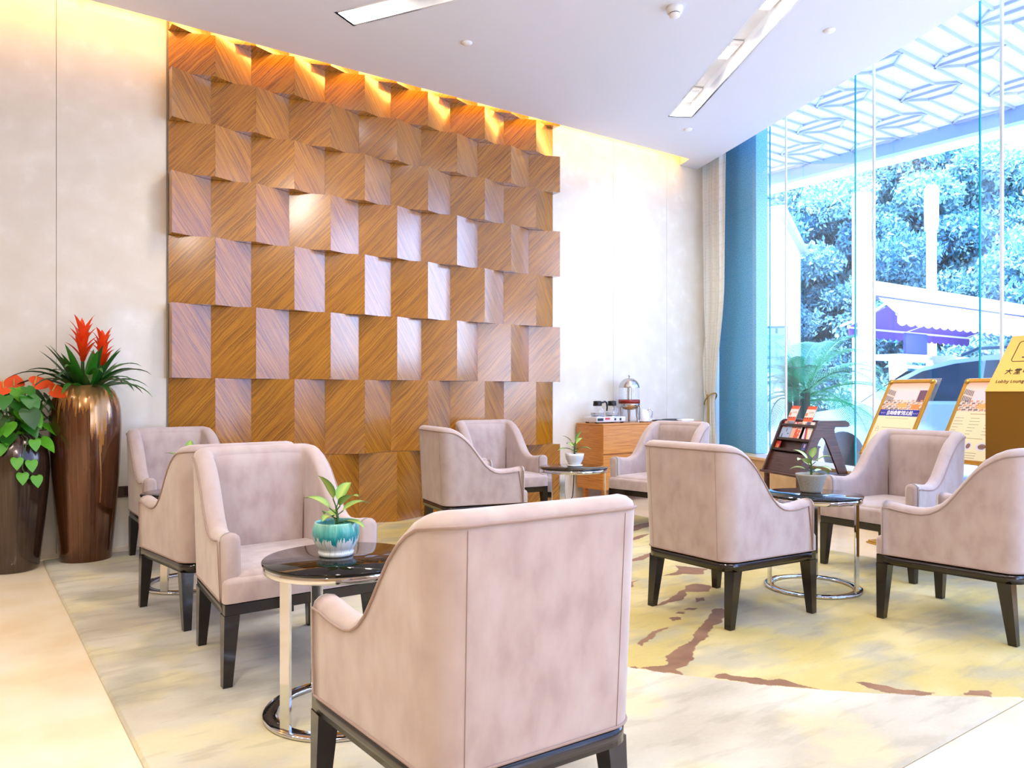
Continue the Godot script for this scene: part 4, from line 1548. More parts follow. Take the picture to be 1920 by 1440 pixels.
func posters():
	var G := glyphs()
	var cream := Color(0.93, 0.90, 0.74)
	for k in 2:
		var im := Image.create(360, 510, false, Image.FORMAT_RGB8)
		im.fill(cream)
		# a printed view of a dining room across the top
		var r := RandomNumberGenerator.new()
		r.seed = 40
		im.fill_rect(Rect2i(0, 0, 360, 200), Color(0.88, 0.80, 0.76))
		for y in 60:
			im.fill_rect(Rect2i(0, y, 360, 1), Color(0.90, 0.66, 0.52).lerp(Color(0.90, 0.86, 0.84), y / 60.0))
		im.fill_rect(Rect2i(90, 60, 190, 80), Color(0.86, 0.85, 0.87))
		im.fill_rect(Rect2i(286, 62, 60, 78), Color(0.44, 0.30, 0.40))
		for i in 12:      # window bars on the left wall of the printed room
			im.fill_rect(Rect2i(14 + (i % 6) * 12, 52 + (i / 6) * 44 + (i % 6) * 3, 7, 34), Color(0.40, 0.38, 0.40))
		for row in 5:     # rows of printed tables and chairs
			for i in 9:
				var x := 6 + i * 40 + (row % 2) * 18 + r.randi_range(-5, 5)
				var y := 128 + row * 14
				im.fill_rect(Rect2i(x, y, 20 + row * 2, 9), [Color(0.50, 0.44, 0.43), Color(0.72, 0.62, 0.58), Color(0.86, 0.60, 0.40)][r.randi() % 3])
				im.fill_rect(Rect2i(x + 3, y + 9, 4, 5), Color(0.40, 0.33, 0.32))
		im.fill_rect(Rect2i(150, 150, 74, 30), Color(0.93, 0.70, 0.42))
		im.fill_rect(Rect2i(262, 158, 70, 34), Color(0.90, 0.56, 0.30))
		im.fill_rect(Rect2i(170, 128, 50, 16), Color(0.92, 0.84, 0.76))
		if k == 0:
			im.fill_rect(Rect2i(0, 196, 360, 44), Color(0.16, 0.18, 0.60))
			var word := ["zi", "zhu", "wan", "can", "9", "8", "yuan", "qi"]
			var x := 74.0
			for g in word:
				var narrow: bool = g == "9" or g == "8"
				stroke(im, G[g], x - (5 if narrow else 0), 203, 30, 4, Color(0.96, 0.96, 0.98))
				x += 19.0 if narrow else 31.0
			for side in [[22, 62], [302, 345]]:
				for i in 5:
					im.fill_rect(Rect2i(side[0] + 8 * i, 216 + (i % 2) * 4, 6, 5), Color(0.70, 0.72, 0.88))
			for i in 14:
				im.fill_rect(Rect2i(84 + i * 14, 254, 10, 4), Color(0.74, 0.66, 0.52))
			for i in 18:
				im.fill_rect(Rect2i(84 + i * 14, 318, 10, 5), Color(0.66, 0.60, 0.50))
				if i < 13:
					im.fill_rect(Rect2i(84 + i * 14, 346, 10, 5), Color(0.66, 0.60, 0.50))
			stroke(im, [[[2, 1], [8, 1], [8, 5], [5, 9], [2, 5], [2, 1]], [[2, 5], [8, 5]]], 26, 310, 42, 2, Color(0.62, 0.56, 0.50))
			for i in 30:
				im.fill_rect(Rect2i(r.randi_range(24, 100), r.randi_range(420, 484), r.randi_range(6, 18), r.randi_range(6, 14)), [Color(0.70, 0.22, 0.16), Color(0.88, 0.46, 0.38), Color(0.30, 0.16, 0.14)][r.randi() % 3])
		else:
			for i in 12:
				im.fill_rect(Rect2i(120 + i * 10, 212, 7, 6), Color(0.68, 0.60, 0.42))
			for row in 6:
				for c in 3:
					for i in r.randi_range(4, 9):
						im.fill_rect(Rect2i(22 + c * 112 + i * 9, 240 + row * 20, 6, 4), Color(0.62, 0.57, 0.42))
			for i in 15:
				im.fill_rect(Rect2i(120 + i * 10, 366, 7, 5), Color(0.70, 0.62, 0.40))
			for q in [[190, 415, 0.55], [285, 415, 1.0]]:
				for a in range(-40, 41):
					var hw := int(44.0 * q[2] * sqrt(1.0 - a * a / 1681.0))
					im.fill_rect(Rect2i(q[0] - hw, q[1] + int(a * 0.6), hw * 2, 1), Color(0.86, 0.86, 0.90))
					if absi(a) < 28:
						hw = int(28.0 * q[2] * sqrt(1.0 - a * a / 800.0))
						im.fill_rect(Rect2i(q[0] - hw, q[1] + int(a * 0.6), hw * 2, 1), Color(0.45, 0.34, 0.30).lerp(Color(0.62, 0.5, 0.46), r.randf()))
			for row in 3:
				for i in 16:
					im.fill_rect(Rect2i(90 + i * 11, 456 + row * 15, 8, 4), Color(0.62, 0.56, 0.44))
		var fb := [Vector3(5.955, 0, 3.44), Vector3(5.94, 0, 4.03)][k] as Vector3
		var t := thing("poster_stand", ["gold framed tilted poster with a blue price band, left of the two", "gold framed tilted menu poster half behind the gold sign box"][k], "poster stand", fb, WT, "gold framed poster stands by the window")
		var up := Vector3(0, cos(0.453), -sin(0.453))
		var out := Vector3(0, sin(0.453), cos(0.453))
		var bs := Basis(Vector3.RIGHT, up, out)
		var W := 0.485
		var H := 0.68
		var o := Vector3(0, 0.695, 0.14)
		var fr := Node3D.new()
		fr.name = "frame"
		fr.transform = Transform3D(bs, o)
		t.add_child(fr)
		for q in [[0, 0.016, W - 0.03, 0.032], [0, H - 0.016, W - 0.03, 0.032], [-W / 2 + 0.016, H / 2, 0.032, H - 0.03], [W / 2 - 0.016, H / 2, 0.032, H - 0.03]]:
			var s := stn()
			box(s, Vector3(q[0], q[1], 0), Vector3(q[2], q[3], 0.022), 0.005)
			put("frame_bar", s, M.gold, fr)
		for q in [[-1, 0], [1, 0], [-1, 1], [1, 1]]:
			var s := stn()
			lathe(s, [[0.0, -0.0125], [0.022, -0.0125], [0.024, 0.0], [0.022, 0.0125], [0.0, 0.0125]], 20, Vector3(q[0] * (W / 2 - 0.024), 0.024 if q[1] == 0 else H - 0.024, 0), Basis(Vector3.RIGHT, PI / 2))
			put("frame_corner", s, M.gold, fr)
		var s := stn()
		sheet(s, W - 0.04, H - 0.04, 0.004)
		var sh := put("poster_sheet", s, print_mat(im, 0.25), t)
		sh.transform = Transform3D(bs, o + up * 0.02 + out * 0.004)
		s = stn()
		box(s, o + up * (H / 2 + 0.03) - out * 0.03, Vector3(W + 0.02, H - 0.02, 0.006), 0.0, bs)
		put("acrylic_back", s, M.clear, t)
		s = stn()
		box(s, Vector3(0, 0.45, -0.05), Vector3(0.05, 0.9, 0.03), 0.004)
		put("post", s, M.gold, t)
		s = stn()
		box(s, Vector3(0, 0.02, -0.03), Vector3(0.34, 0.012, 0.30), 0.003)
		box(s, Vector3(0, 0.007, -0.03), Vector3(0.36, 0.014, 0.32), 0.003)
		put("base_plate", s, M.gold, t)

func sign_box():
	# gold lectern-like sign box; its sloping top carries the lounge's name
	var t := thing("sign_box", "tall gold sign box with a sloping lettered top at the right edge", "sign", Vector3(5.455, 0, 4.437), -PI / 2 - 0.2)
	var W := 0.32
	var d := 0.30
	var prof := PackedVector2Array([Vector2(-d, 0.0), Vector2(0.0, 0.0), Vector2(0.0, 1.205), Vector2(-0.288, 1.58), Vector2(-d, 1.58)])
	var s := stn()
	extrude(s, prof, -W / 2, W / 2, Transform3D(Basis(Vector3(0, 0, 1), Vector3.UP, Vector3(-1, 0, 0)), Vector3.ZERO))
	put("body", s, M.brass, t)
	var up := Vector3(0, 0.375, -0.288).normalized()
	var out := Vector3(0, 0.288, 0.375).normalized()
	var bs := Basis(Vector3.RIGHT, up, out)
	var o := Vector3(0, 1.205, 0.0)
	s = stn()
	box(s, o + up * 0.237 + out * 0.004, Vector3(W + 0.006, 0.474, 0.008), 0.002, bs)
	var face := put("sign_face", s, M.goldpaint, t)
	var ink := mk(Color(0.10, 0.075, 0.02), 0.8)
	var G := glyphs()
	var put_stroke := func(called: String, lines: Array, x: float, y: float, size: float, th: float):
		var st := stn()
		for line in lines:
			for k in line.size() - 1:
				var a := Vector3(x + line[k][0] / 10.0 * size, y + line[k][1] / 10.0 * size, 0.0088)
				var b := Vector3(x + line[k + 1][0] / 10.0 * size, y + line[k + 1][1] / 10.0 * size, 0.0088)
				var dd := (b - a).normalized()
				var q := Basis(dd, Vector3(0, 0, 1).cross(dd), Vector3(0, 0, 1))
				box(st, (a + b) / 2, Vector3(a.distance_to(b) + th * 0.9, th, 0.0016), 0.0, q)
		var m := put(called, st, ink, face)
		m.transform = Transform3D(bs, o)
	var x := -0.09
	for g in ["da", "tang", "ba"]:
		put_stroke.call("sign_character", G[g], x, 0.141, 0.048, 0.0046)
		x += 0.057
	# wine glass in a rounded square
	var sq := []
	for i in 33:
		var k := i / 8 as int
		var a := (i - k * 8) / 8.0 * PI / 2 + k * PI / 2
		var cx := 5.0 + (1 if k == 0 or k == 3 else -1) * 3.6 if i < 32 else 8.6
		var cy := 5.0 + (1 if k < 2 else -1) * 3.6 if i < 32 else 8.6
		if i == 32:
			a = 0.0
		sq.append([cx + 1.2 * cos(a), cy + 1.2 * sin(a)])
	put_stroke.call("sign_emblem", [sq], -0.092, 0.245, 0.18, 0.004)
	put_stroke.call("sign_emblem", [[[3.2, 7.6], [6.8, 7.6], [5, 4.6], [3.2, 7.6]], [[3.7, 7.0], [6.3, 7.0]], [[4.0, 6.4], [6.0, 6.4]], [[4.4, 5.7], [5.6, 5.7]], [[5, 4.8], [5, 2.3]], [[3.8, 2.1], [6.2, 2.1]], [[2.7, 7.9], [3.6, 8.5], [4.2, 8.0]]], -0.092, 0.245, 0.18, 0.008)
	var tm := TextMesh.new()
	tm.text = "Lobby Lounge"
	var f := SystemFont.new()
	f.font_names = PackedStringArray(["Droid Sans"])
	f.font_italic = true
	tm.font = f
	tm.font_size = 64
	tm.pixel_size = 0.00050
	tm.depth = 0.002
	var l := put("sign_lettering", tm, mk(Color(0.20, 0.15, 0.04), 0.8), face)
	l.transform = Transform3D(bs, o + up * 0.082 + out * 0.0088 + Vector3(-0.02, 0, 0))

# ------------------------------------------------------------------ outside the glass
func frond(s, o: Vector3, az: float, rise: float, length: float, droop: float):
	var d := Vector3(sin(az) * cos(rise), sin(rise), cos(az) * cos(rise))
	var p := o
	var n := 26
	var pts := []
	var rad := []
	var segs := []
	for i in n + 1:
		pts.append(p)
		rad.append(lerpf(0.012, 0.002, i / float(n)))
		segs.append(d)
		d = (d - Vector3.UP * droop / n * (0.3 + 1.4 * i / n)).normalized()
		p += d * length / n
	tube(s, pts, rad, 5)
	s.set_smooth_group(-1)
	for i in range(3, n + 1):
		var t := i / float(n)
		var side: Vector3 = segs[i].cross(Vector3.UP).normalized()
		var up := side.cross(segs[i])
		var ll := 0.36 * length * sin(PI * clampf(0.12 + t * 0.83, 0, 1))
		for sg in [-1, 1]:
			for h in 2:
				var b: Vector3 = pts[i] - segs[i] * (length / n * 0.5 * h)
				var dir: Vector3 = (side * sg * 0.8 + segs[i] * 0.65 - up * -0.18).normalized()
				var tip := b + dir * ll - Vector3.UP * ll * 0.28
				var w: Vector3 = segs[i] * 0.0055
				var m := b + dir * ll * 0.5 - Vector3.UP * ll * 0.04
				tri(s, b - w, m + w, m - w)
				tri(s, b - w, b + w, m + w)
				tri(s, m - w, m + w, tip)

func outdoors():
	var s := stn()
	box(s, Vector3(28, -0.06, -2), Vector3(44, 0.1, 60))
	box(s, Vector3(-8, -0.06, 25), Vector3(28, 0.1, 28.8))
	shell("ground", s, mk(Color(0.86, 0.88, 0.9), 0.8))
	# canopy of white lattice bars under frosted sheets
	var t := thing("entrance_canopy", "white lattice canopy with leaf-shaped bars above the glass entrance", "canopy")
	var H := 4.9
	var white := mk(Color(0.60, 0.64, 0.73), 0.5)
	var bars := [[0, 0, -0.21, 0.2], [-0.21, 0.2, -0.22, 0.52], [-0.22, 0.52, 0.0, 0.74], [0, 0, 0.0, 0.74], [0, 0, 0.24, 0.23], [0.24, 0.23, 0.25, 0.52], [0.25, 0.52, 0, 0.74], [0.24, 0.23, 1.19, 0.24], [0.25, 0.52, 1.18, 0.52], [0.0, 0.0, 1.4, 0.0]]
	for row in range(-4, 5):
		for col in range(-4, 6):
			var ox := 9.79 + 1.4 * col - 0.7 * row
			var oz := 1.5 + 0.75 * row
			if ox < 6.2 or ox > 11.3:
				continue
			for q in bars:
				var a := Vector3(ox + q[0], H, oz + q[1])
				var b := Vector3(ox + q[2], H, oz + q[3])
				if b.x > 11.2 and a.x > 11.2:
					continue
				b.x = minf(b.x, 11.24)
				a.x = minf(a.x, 11.24)
				if a.distance_to(b) < 0.05:
					continue
				if (a.x + b.x) / 2 < GLASS_X - 0.4 * (a.z + b.z) / 2 + 0.25:
					continue
				s = stn()
				var dd := (b - a).normalized()
				box(s, (a + b) / 2 + Vector3(0, 0.045, 0), Vector3(a.distance_to(b), 0.03, 0.022), 0.0, Basis(dd, Vector3.UP, dd.cross(Vector3.UP)))
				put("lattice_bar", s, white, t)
	s = stn()
	var poly := PackedVector2Array([Vector2(9.4, -3.2), Vector2(11.25, -3.2), Vector2(11.25, 7.0), Vector2(5.5, 7.0)])
	extrude(s, poly, 0.0, 0.02, Transform3D(Basis(Vector3.RIGHT, Vector3(0, 0, 1), Vector3.UP), Vector3(0, H + 0.065, 0)))
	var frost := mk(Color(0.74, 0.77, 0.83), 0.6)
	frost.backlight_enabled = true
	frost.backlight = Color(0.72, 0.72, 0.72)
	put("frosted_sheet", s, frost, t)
	s = stn()
	box(s, Vector3(11.33, H - 0.01, 1.8), Vector3(0.16, 0.26, 10.4), 0.004)
	put("edge_beam", s, mk(Color(0.50, 0.62, 0.82), 0.4), t)
	s = stn()
	box(s, Vector3(11.82, H + 0.06, 1.8), Vector3(0.82, 0.14, 10.4), 0.004)
	put("white_soffit", s, M.white, t)
	for z in [-1.55, 0.35, 2.2]:
		s = stn()
		lathe(s, [[0.0, -0.02], [0.07, -0.02], [0.085, -0.012], [0.085, 0.0]], 24, Vector3(11.8, H - 0.006, z))
		put("downlight", s, mk(Color(0.75, 0.80, 0.88), 0.3, 0.5), t)
	for z in [-2.8, 6.4]:
		s = stn()
		tube(s, [Vector3(11.4, 0, z), Vector3(11.4, H, z)], 0.09, 16)
		put("column", s, M.white, t)
	palm(Vector3(8.7, 0, 0.75))
	trees()
	kiosk()
	car()
	# lamp post
	t = thing("lamp_post", "slender white lamp post with a lantern head before the trees", "lamp post", Vector3(19.4, 0, -2.7))
	s = stn()
	tube(s, [Vector3.ZERO, Vector3(0, 2.0, 0), Vector3(0, 5.2, 0)], [0.15, 0.12, 0.115], 14)
	put("pole", s, M.white, t)
	s = stn()
	lathe(s, [[0.0, 5.2], [0.14, 5.2], [0.16, 5.3], [0.17, 6.2], [0.12, 6.3], [0.0, 6.32]], 20)
	put("lantern", s, M.white, t)
	# pale buildings
	t = thing("building", "plain white low building seen between the palm and the granite pier", "building", Vector3(15.6, 0, -5.6), 0.5)
	s = stn()
	box(s, Vector3(0, 2.5, 0), Vector3(5.0, 5.0, 2.6), 0.02)
	put("wall", s, M.white, t)
	s = stn()
	box(s, Vector3(0, 5.05, 0), Vector3(5.3, 0.16, 2.9), 0.02)
	put("roof_slab", s, mk(Color(0.75, 0.8, 0.9), 0.7), t)
	t = thing("white_pylon", "tall white pylon standing between the trees left of the lamp post", "pylon", Vector3(18.4, 0, -3.93), 0.6)
	s = stn()
	box(s, Vector3(0, 3.1, 0), Vector3(0.42, 6.2, 0.42), 0.02)
	put("shaft", s, M.white, t)
	s = stn()
	box(s, Vector3(0, 4.2, 0.23), Vector3(0.26, 1.3, 0.04), 0.01)
	put("sign_plate", s, mk(Color(0.70, 0.80, 0.92), 0.4), t)
	# notice board with blue panels
	t = thing("notice_board", "blue notice board with pale squares behind the palm", "notice board", Vector3(12.1, 0, -1.98), -0.75)
	s = stn()
	box(s, Vector3(0, 2.0, 0), Vector3(0.40, 0.85, 0.08), 0.01)
	put("board", s, mk(Color(0.10, 0.35, 0.75), 0.4), t)
	for a in 4:
		for c in 2:
			s = stn()
			box(s, Vector3(-0.09 + 0.18 * c, 1.75 + 0.19 * a, 0.045), Vector3(0.13, 0.12, 0.012), 0.002)
			put("panel", s, mk(Color(0.45, 0.68, 0.92), 0.4), t)
	s = stn()
	box(s, Vector3(0, 0.8, 0), Vector3(0.30, 1.6, 0.06), 0.01)
	put("stand", s, M.white, t)
	# apartment block across the street, seen only as a reflection in the marble and the granite
	t = thing("apartment_block", "white apartment block with stacked balconies mirrored in the polished marble", "building", Vector3(25.0, 0, 22.0), -2.36)
	var gl := mk(Color(0.35, 0.48, 0.62), 0.15)
	s = stn()
	box(s, Vector3(0, 9, 0), Vector3(20, 18, 8), 0.02)
	put("wall", s, mk(Color(0.60, 0.62, 0.67), 0.8), t)
	for fl in 6:
		for k in 5:
			s = stn()
			box(s, Vector3(-7.6 + 3.8 * k, 1.6 + 2.9 * fl, 4.0), Vector3(1.7, 1.7, 0.1), 0.01)
			put("window", s, gl, t)
			if k % 2 == 0:
				s = stn()
				box(s, Vector3(-7.6 + 3.8 * k, 0.75 + 2.9 * fl, 4.6), Vector3(2.6, 1.0, 1.2), 0.02)
				put("balcony", s, mk(Color(0.74, 0.76, 0.80), 0.7), t)

func palm(at: Vector3):
	var t := thing("potted_palm", "feathery green palm in a planter just outside the glass", "palm", at)
	var s := stn()
	lathe(s, [[0.0, 0.0], [0.20, 0.0], [0.25, 0.50], [0.27, 0.52], [0.24, 0.53], [0.22, 0.46], [0.0, 0.46]], 28)
	put("planter", s, mk(Color(0.42, 0.34, 0.32), 0.6), t)
	var r := RandomNumberGenerator.new()
	r.seed = 3
	for k in 4:
		var a := k * 1.7
		s = stn()
		tube(s, [Vector3(sin(a) * 0.05, 0.46, cos(a) * 0.05), Vector3(sin(a) * 0.11, 0.9, cos(a) * 0.11), Vector3(sin(a) * 0.13, 1.25, cos(a) * 0.13)], [0.05, 0.045, 0.035], 10)
		put("trunk", s, mk(Color(0.12, 0.26, 0.22), 0.8), t)
	var mats := [leafmat(Color(0.06, 0.50, 0.36)), leafmat(Color(0.12, 0.66, 0.42)), leafmat(Color(0.45, 0.85, 0.65))]
	for i in 26:
		var a := i * 2.399 + r.randf() * 0.3
		var k := i % 4
		var o := Vector3(sin(k * 1.7) * 0.13, 1.1 + 0.006 * i, cos(k * 1.7) * 0.13)
		s = stn()
		frond(s, o, a, lerpf(0.15, 1.25, i / 25.0), r.randf_range(0.9, 1.3) * (0.72 if Vector3(sin(a), 0, cos(a)).dot(INW) > 0.3 else 1.0), r.randf_range(1.4, 2.4))
		put("frond", s, mats[[0, 1, 1, 2][r.randi() % 4]], t)
	# low grassy plant at the palm's foot
	var g := thing("spiky_plant", "spiky green plant low beside the palm's planter", "plant", at + Vector3(-0.50, 0, 0.05))
	for i in 40:
		var a := i * 2.399
		s = stn()
		leaf(s, Vector3(0, 0.42, 0), Vector3(sin(a), r.randf_range(0.5, 2.4), cos(a)), r.randf_range(0.22, 0.36), 0.022, 1.4, 0.3, 0.8, 6)
		put("blade", s, mats[r.randi() % 2], g)
	s = stn()
	lathe(s, [[0.0, 0.0], [0.16, 0.0], [0.20, 0.40], [0.21, 0.42], [0.18, 0.42], [0.0, 0.38]], 24)
	put("pot", s, mk(Color(0.42, 0.34, 0.32), 0.6), g)

func trees():
	# a spray of leaves shared by all crowns
	var s := stn()
	var r := RandomNumberGenerator.new()
	r.seed = 17
	for i in 14:
		var d := Vector3(r.randf_range(-1, 1), r.randf_range(-0.3, 1), r.randf_range(-1, 1)).normalized()
		var o := Vector3(r.randf_range(-1, 1), r.randf_range(-1, 1), r.randf_range(-1, 1)) * 0.16
		var side := d.cross(Vector3(r.randf(), 1, r.randf())).normalized()
		quad(s, o, o + d * 0.06 + side * 0.028, o + d * 0.13, o + d * 0.06 - side * 0.028)
	var m := leafmat(Color.WHITE)
	m.vertex_color_use_as_albedo = true
	m.backlight = Color(0.25, 0.4, 0.4)
	m.roughness = 0.5
	var spray := mesh_of(s)
	spray.surface_set_material(0, m)
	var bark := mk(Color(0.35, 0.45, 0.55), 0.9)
	var spec := [
		[18.8, -9.4, 7.9, "blue-green leafy tree farthest left behind the granite pier"],
		[20.9, -6.6, 8.6, "dense leafy tree behind the palm"],
		[24.0, -6.9, 9.6, "leafy tree left of the lamp post"],
		[22.3, -4.4, 8.9, "tall leafy tree directly behind the lamp post"],
		[26.3, -4.6, 8.2, "leafy tree behind the awning"],
		[24.4, -2.6, 7.9, "leafy tree right of the awning"],
		[27.6, -2.2, 9.2, "leafy tree farthest right behind the sign box"],
		[21.4, -0.4, 5.0, "lower rounded tree behind the kiosk"],
	]
	for q in spec:
		var t := thing("tree", q[3], "tree", Vector3(q[0], 0, q[1]), 0.0, "trees beyond the entrance drive")
		var h: float = q[2]
		s = stn()
		tube(s, [Vector3.ZERO, Vector3(0.1, h * 0.3, 0.05), Vector3(-0.05, h * 0.55, 0.1), Vector3(0.1, h * 0.8, 0)], [0.22, 0.16, 0.11, 0.05], 10)
		put("trunk", s, bark, t)
		for k in 5:
			var a: float = k * 1.3 + q[0]
			s = stn()
			tube(s, [Vector3(0.03, h * (0.3 + 0.08 * k), 0.06), Vector3(sin(a) * 0.8, h * (0.42 + 0.08 * k), cos(a) * 0.8), Vector3(sin(a) * 1.7, h * (0.52 + 0.08 * k), cos(a) * 1.7)], [0.09, 0.06, 0.03], 7)
			put("branch", s, bark, t)
		var mm := MultiMesh.new()
		mm.transform_format = MultiMesh.TRANSFORM_3D
		mm.use_colors = true
		mm.mesh = spray
		var n := 7000
		mm.instance_count = n
		var clumps := []
		for k in 34:
			var yy := lerpf(0.10, 0.95, (k + 0.5) / 34.0)
			var rad := 2.3 * sqrt(maxf(0.05, 1.0 - pow((yy - 0.45) / 0.56, 2.0)))
			var a: float = k * 2.399 + q[1]
			var rr := rad * sqrt(r.randf_range(0.15, 1.0))
			clumps.append([Vector3(sin(a) * rr, h * yy, cos(a) * rr), r.randf_range(0.5, 0.95), r.randf()])
		for i in n:
			var c = clumps[i % clumps.size()]
			var d := Vector3(r.randfn(), r.randfn() * 0.8 + 0.25, r.randfn()).normalized()
			var p: Vector3 = c[0] + d * c[1] * pow(r.randf(), 0.25) * Vector3(1.15, 0.75, 1.15)
			var b := Basis.from_euler(Vector3(r.randf() * TAU, r.randf() * TAU, r.randf() * TAU)).scaled(Vector3.ONE * r.randf_range(0.8, 1.5))
			mm.set_instance_transform(i, Transform3D(b, p))
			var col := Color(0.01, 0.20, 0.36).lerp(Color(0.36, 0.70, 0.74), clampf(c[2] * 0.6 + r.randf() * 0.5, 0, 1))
			mm.set_instance_color(i, col)
		var f := MultiMeshInstance3D.new()
		f.name = "foliage"
		f.multimesh = mm
		f.set_meta("kind", "stuff")
		t.add_child(f)
	# a slim palm between the right-hand trees
	var t := thing("palm_tree", "tall thin palm among the trees at the right", "palm", Vector3(24.5, 0, -1.2))
	s = stn()
	tube(s, [Vector3.ZERO, Vector3(0.1, 3.0, 0), Vector3(0.0, 6.0, 0)], [0.16, 0.12, 0.09], 10)
	put("trunk", s, bark, t)
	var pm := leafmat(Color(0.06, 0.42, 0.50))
	for i in 16:
		s = stn()
		frond(s, Vector3(0, 6.0, 0), i * 2.399, lerpf(-0.1, 1.1, i / 15.0), 1.9, 1.6)
		put("frond", s, pm, t)

func kiosk():
	# white pavilion with awnings on both sides; local x runs along its ridge
	var t := thing("awning_pavilion", "white pavilion with scalloped awnings and a slatted side panel beyond the drive", "pavilion", Vector3(13.2, 0, -0.875), 0.0)
	var lil := mk(Color(0.42, 0.30, 0.62), 0.7)
	var pale := mk(Color(0.80, 0.84, 0.95), 0.6)
	var L := 6.5
	var s: SurfaceTool
	for q in [0.0, L]:
		s = stn()
		box(s, Vector3(q, 1.5, 0), Vector3(0.22, 3.0, 0.22), 0.01)
		put("post", s, M.white, t)
	s = stn()
	box(s, Vector3(L / 2, 3.08, 0), Vector3(L + 0.5, 0.26, 0.34), 0.06)
	put("awning_cassette", s, M.white, t)
	s = stn()
	box(s, Vector3(L / 2, 2.935, 0.02), Vector3(L, 0.03, 0.20), 0.0)
	put("cassette_slot", s, mk(Color(0.35, 0.35, 0.5), 0.6), t)
	for sg in [1, -1]:
		var m = M.white if sg > 0 else lil
		var cloth := stn()
		var front := Vector3(0, 2.60 if sg > 0 else 2.52, 0.45 if sg > 0 else -1.05)
		var b := Basis(Vector3.RIGHT, (front - Vector3(0, 2.93, 0.1 * sg)).normalized(), Vector3.RIGHT.cross((front - Vector3(0, 2.93, 0.1 * sg)).normalized()))
		box(cloth, Vector3(L / 2 + (0.05 if sg > 0 else 0.55), 0, 0) + (front + Vector3(0, 2.93, 0.1 * sg)) / 2, Vector3(L - (0.3 if sg > 0 else 1.3), front.distance_to(Vector3(0, 2.93, 0.1 * sg)), 0.012), 0.0, b)
		put("awning_cloth", cloth, m, t)
		s = stn()
		tube(s, [front + Vector3(0.2 if sg > 0 else 1.2, 0, 0), front + Vector3(L - 0.1, 0, 0)], 0.035, 8)
		put("front_bar", s, M.white, t)
		var val := PackedVector2Array([Vector2(L - 0.1, front.y), Vector2(0.2 if sg > 0 else 1.2, front.y)])
		var n := 80
		for i in n + 1:
			val.append(Vector2(lerpf(0.2 if sg > 0 else 1.2, L - 0.1, i / float(n)), front.y - 0.16 - 0.05 * absf(sin(PI * i / 4.0))))
		s = stn()
		extrude(s, val, front.z, front.z + 0.012)
		put("valance", s, m, t)
		for q in [0.9, 3.4, L - 0.3]:
			s = stn()
			tube(s, [Vector3(q, 2.9, 0.1 * sg), Vector3(q + 0.3, 2.72, front.z * 0.6), front + Vector3(q, 0, 0)], 0.025, 6)
			put("arm", s, M.white, t)
	s = stn()
	box(s, Vector3(2.2, 1.86, 0.05), Vector3(3.6, 0.09, 0.7), 0.01)
	put("counter", s, M.white, t)
	for q in [[0.55, 0.10], [2.35, -0.10]]:
		s = stn()
		box(s, Vector3(q[0], 0.92, 0.32), Vector3(0.36, 1.85, 0.16), 0.01, Basis(Vector3(0, 0, 1), q[1]))
		put("panel_post", s, M.white, t)
	for k in 13:
		s = stn()
		box(s, Vector3(1.45, 0.30 + 0.115 * k, 0.32), Vector3(1.65, 0.065, 0.05), 0.006)
		put("slat", s, pale, t)
	s = stn()
	box(s, Vector3(1.95, 2.16, -0.1), Vector3(0.85, 0.40, 0.05), 0.01)
	put("blue_screen", s, mk(Color(0.05, 0.18, 0.62), 0.3), t)
	for q in [[1.55, 1.905], [4.9, 1.5]]:
		s = stn()
		lathe(s, [[0.0, 0.0], [0.15, 0.0], [0.20, 0.26], [0.21, 0.28], [0.0, 0.25]], 18, Vector3(q[0], q[1] - 0.3, 0.62))
		put("planter", s, mk(Color(0.62, 0.64, 0.85), 0.6), t)

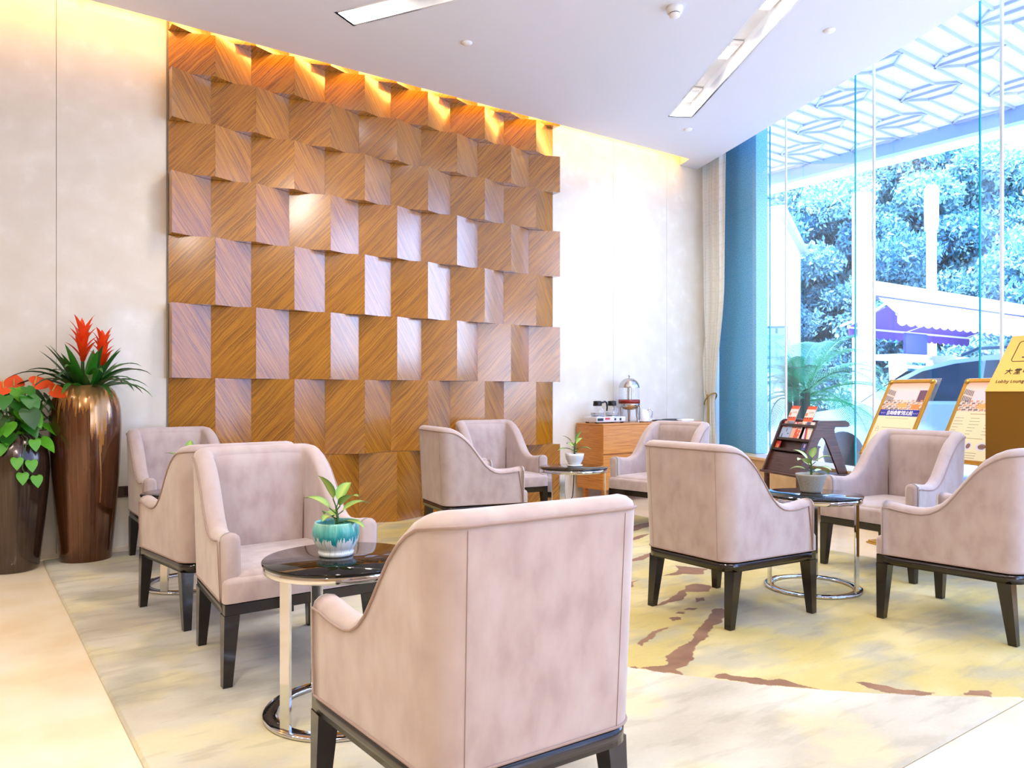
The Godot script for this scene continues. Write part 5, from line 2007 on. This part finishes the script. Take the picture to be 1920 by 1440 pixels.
func car():
	var t := thing("car", "pale blue-silver estate car with roof rails parked outside the glass", "car", Vector3(11.15, 0, 1.9), PI)
	# side profile along local z (front at +z), lofted across local x
	var paint := mk(Color(0.62, 0.76, 0.86), 0.2, 0.3)
	paint.clearcoat_enabled = true
	paint.clearcoat = 1.0
	var gl := mk(Color(0.02, 0.16, 0.26), 0.06)
	var lower := PackedVector2Array([Vector2(-2.35, 0.35), Vector2(2.3, 0.35), Vector2(2.4, 0.62), Vector2(2.25, 0.86), Vector2(1.15, 1.04), Vector2(-2.3, 1.08), Vector2(-2.42, 0.7)])
	var xf := Transform3D(Basis(Vector3(0, 0, 1), Vector3.UP, Vector3(-1, 0, 0)), Vector3.ZERO)
	var s := stn()
	extrude(s, lower, -0.92, 0.92, xf)
	put("body", s, paint, t)
	# cabin: rows from belt to roof, narrowing
	var belt := [[1.25, 1.03], [-2.25, 1.08]]
	var prof := [[1.30, 1.02], [1.05, 1.22], [0.80, 1.40], [0.50, 1.55], [0.10, 1.66], [-0.5, 1.72], [-1.2, 1.715], [-1.8, 1.66], [-2.1, 1.52], [-2.28, 1.30], [-2.33, 1.05]]
	s = stn()
	var rows := []
	for q in prof:
		var row := []
		var w := lerpf(0.90, 0.66, (q[1] - 1.02) / 0.70)
		for i in 9:
			var g := i / 8.0 * 2 - 1
			row.append(Vector3(g * w, q[1] - 0.03 * g * g, q[0]))
		rows.append(row)
	grid(s, rows)
	for sg in [-1, 1]:
		s.set_smooth_group(-1)
		for i in prof.size() - 1:
			var a: Vector3 = rows[i][0 if sg < 0 else 8]
			var b: Vector3 = rows[i + 1][0 if sg < 0 else 8]
			polyout(s, [a, b, Vector3(sg * 0.91, 1.03, b.z), Vector3(sg * 0.91, 1.03, a.z)], Vector3(0, 1.2, -0.5))
	put("cabin", s, paint, t)
	for sg in [-1, 1]:
		for win in [[[0.92, 1.10], [0.66, 1.36], [0.42, 1.49], [0.02, 1.58], [-0.28, 1.61], [-0.28, 1.10]], [[-0.34, 1.10], [-0.34, 1.61], [-1.2, 1.62], [-1.28, 1.10]], [[-1.35, 1.10], [-1.27, 1.62], [-1.75, 1.57], [-2.02, 1.40], [-2.12, 1.10]]]:
			s = stn()
			var pts := []
			for q in win:
				var w := lerpf(0.905, 0.672, (q[1] - 1.02) / 0.70) + 0.012
				pts.append(Vector3(sg * w, q[1], q[0]))
			polyout(s, pts, Vector3(0, 1.2, -0.5))
			var inner := []
			for p in pts:
				inner.append(p - Vector3(sg * 0.03, 0, 0))
			for i in pts.size():
				var j := (i + 1) % pts.size()
				polyout(s, [pts[i], pts[j], inner[j], inner[i]], (pts[0] + pts[2]) / 2)
			put("side_window", s, gl, t)
		s = stn()
		tube(s, [Vector3(sg * 0.60, 1.69, 0.0), Vector3(sg * 0.60, 1.77, -0.2), Vector3(sg * 0.60, 1.78, -1.5), Vector3(sg * 0.60, 1.69, -1.75)], 0.022, 8)
		put("roof_rail", s, mk(Color(0.05, 0.30, 0.42), 0.3), t)
		for z in [1.45, -1.5]:
			s = stn()
			lathe(s, [[0.0, -0.11], [0.30, -0.11], [0.34, -0.08], [0.34, 0.08], [0.30, 0.11], [0.0, 0.11]], 28, Vector3(sg * 0.82, 0.34, z), Basis(Vector3(0, 0, 1), PI / 2))
			put("wheel", s, M.black, t)
	s = stn()
	polyout(s, [Vector3(-0.80, 1.07, 1.27), Vector3(0.80, 1.07, 1.27), Vector3(0.70, 1.50, 0.66), Vector3(-0.70, 1.50, 0.66)], Vector3(0, 1, -1))
	put("windscreen", s, gl, t)
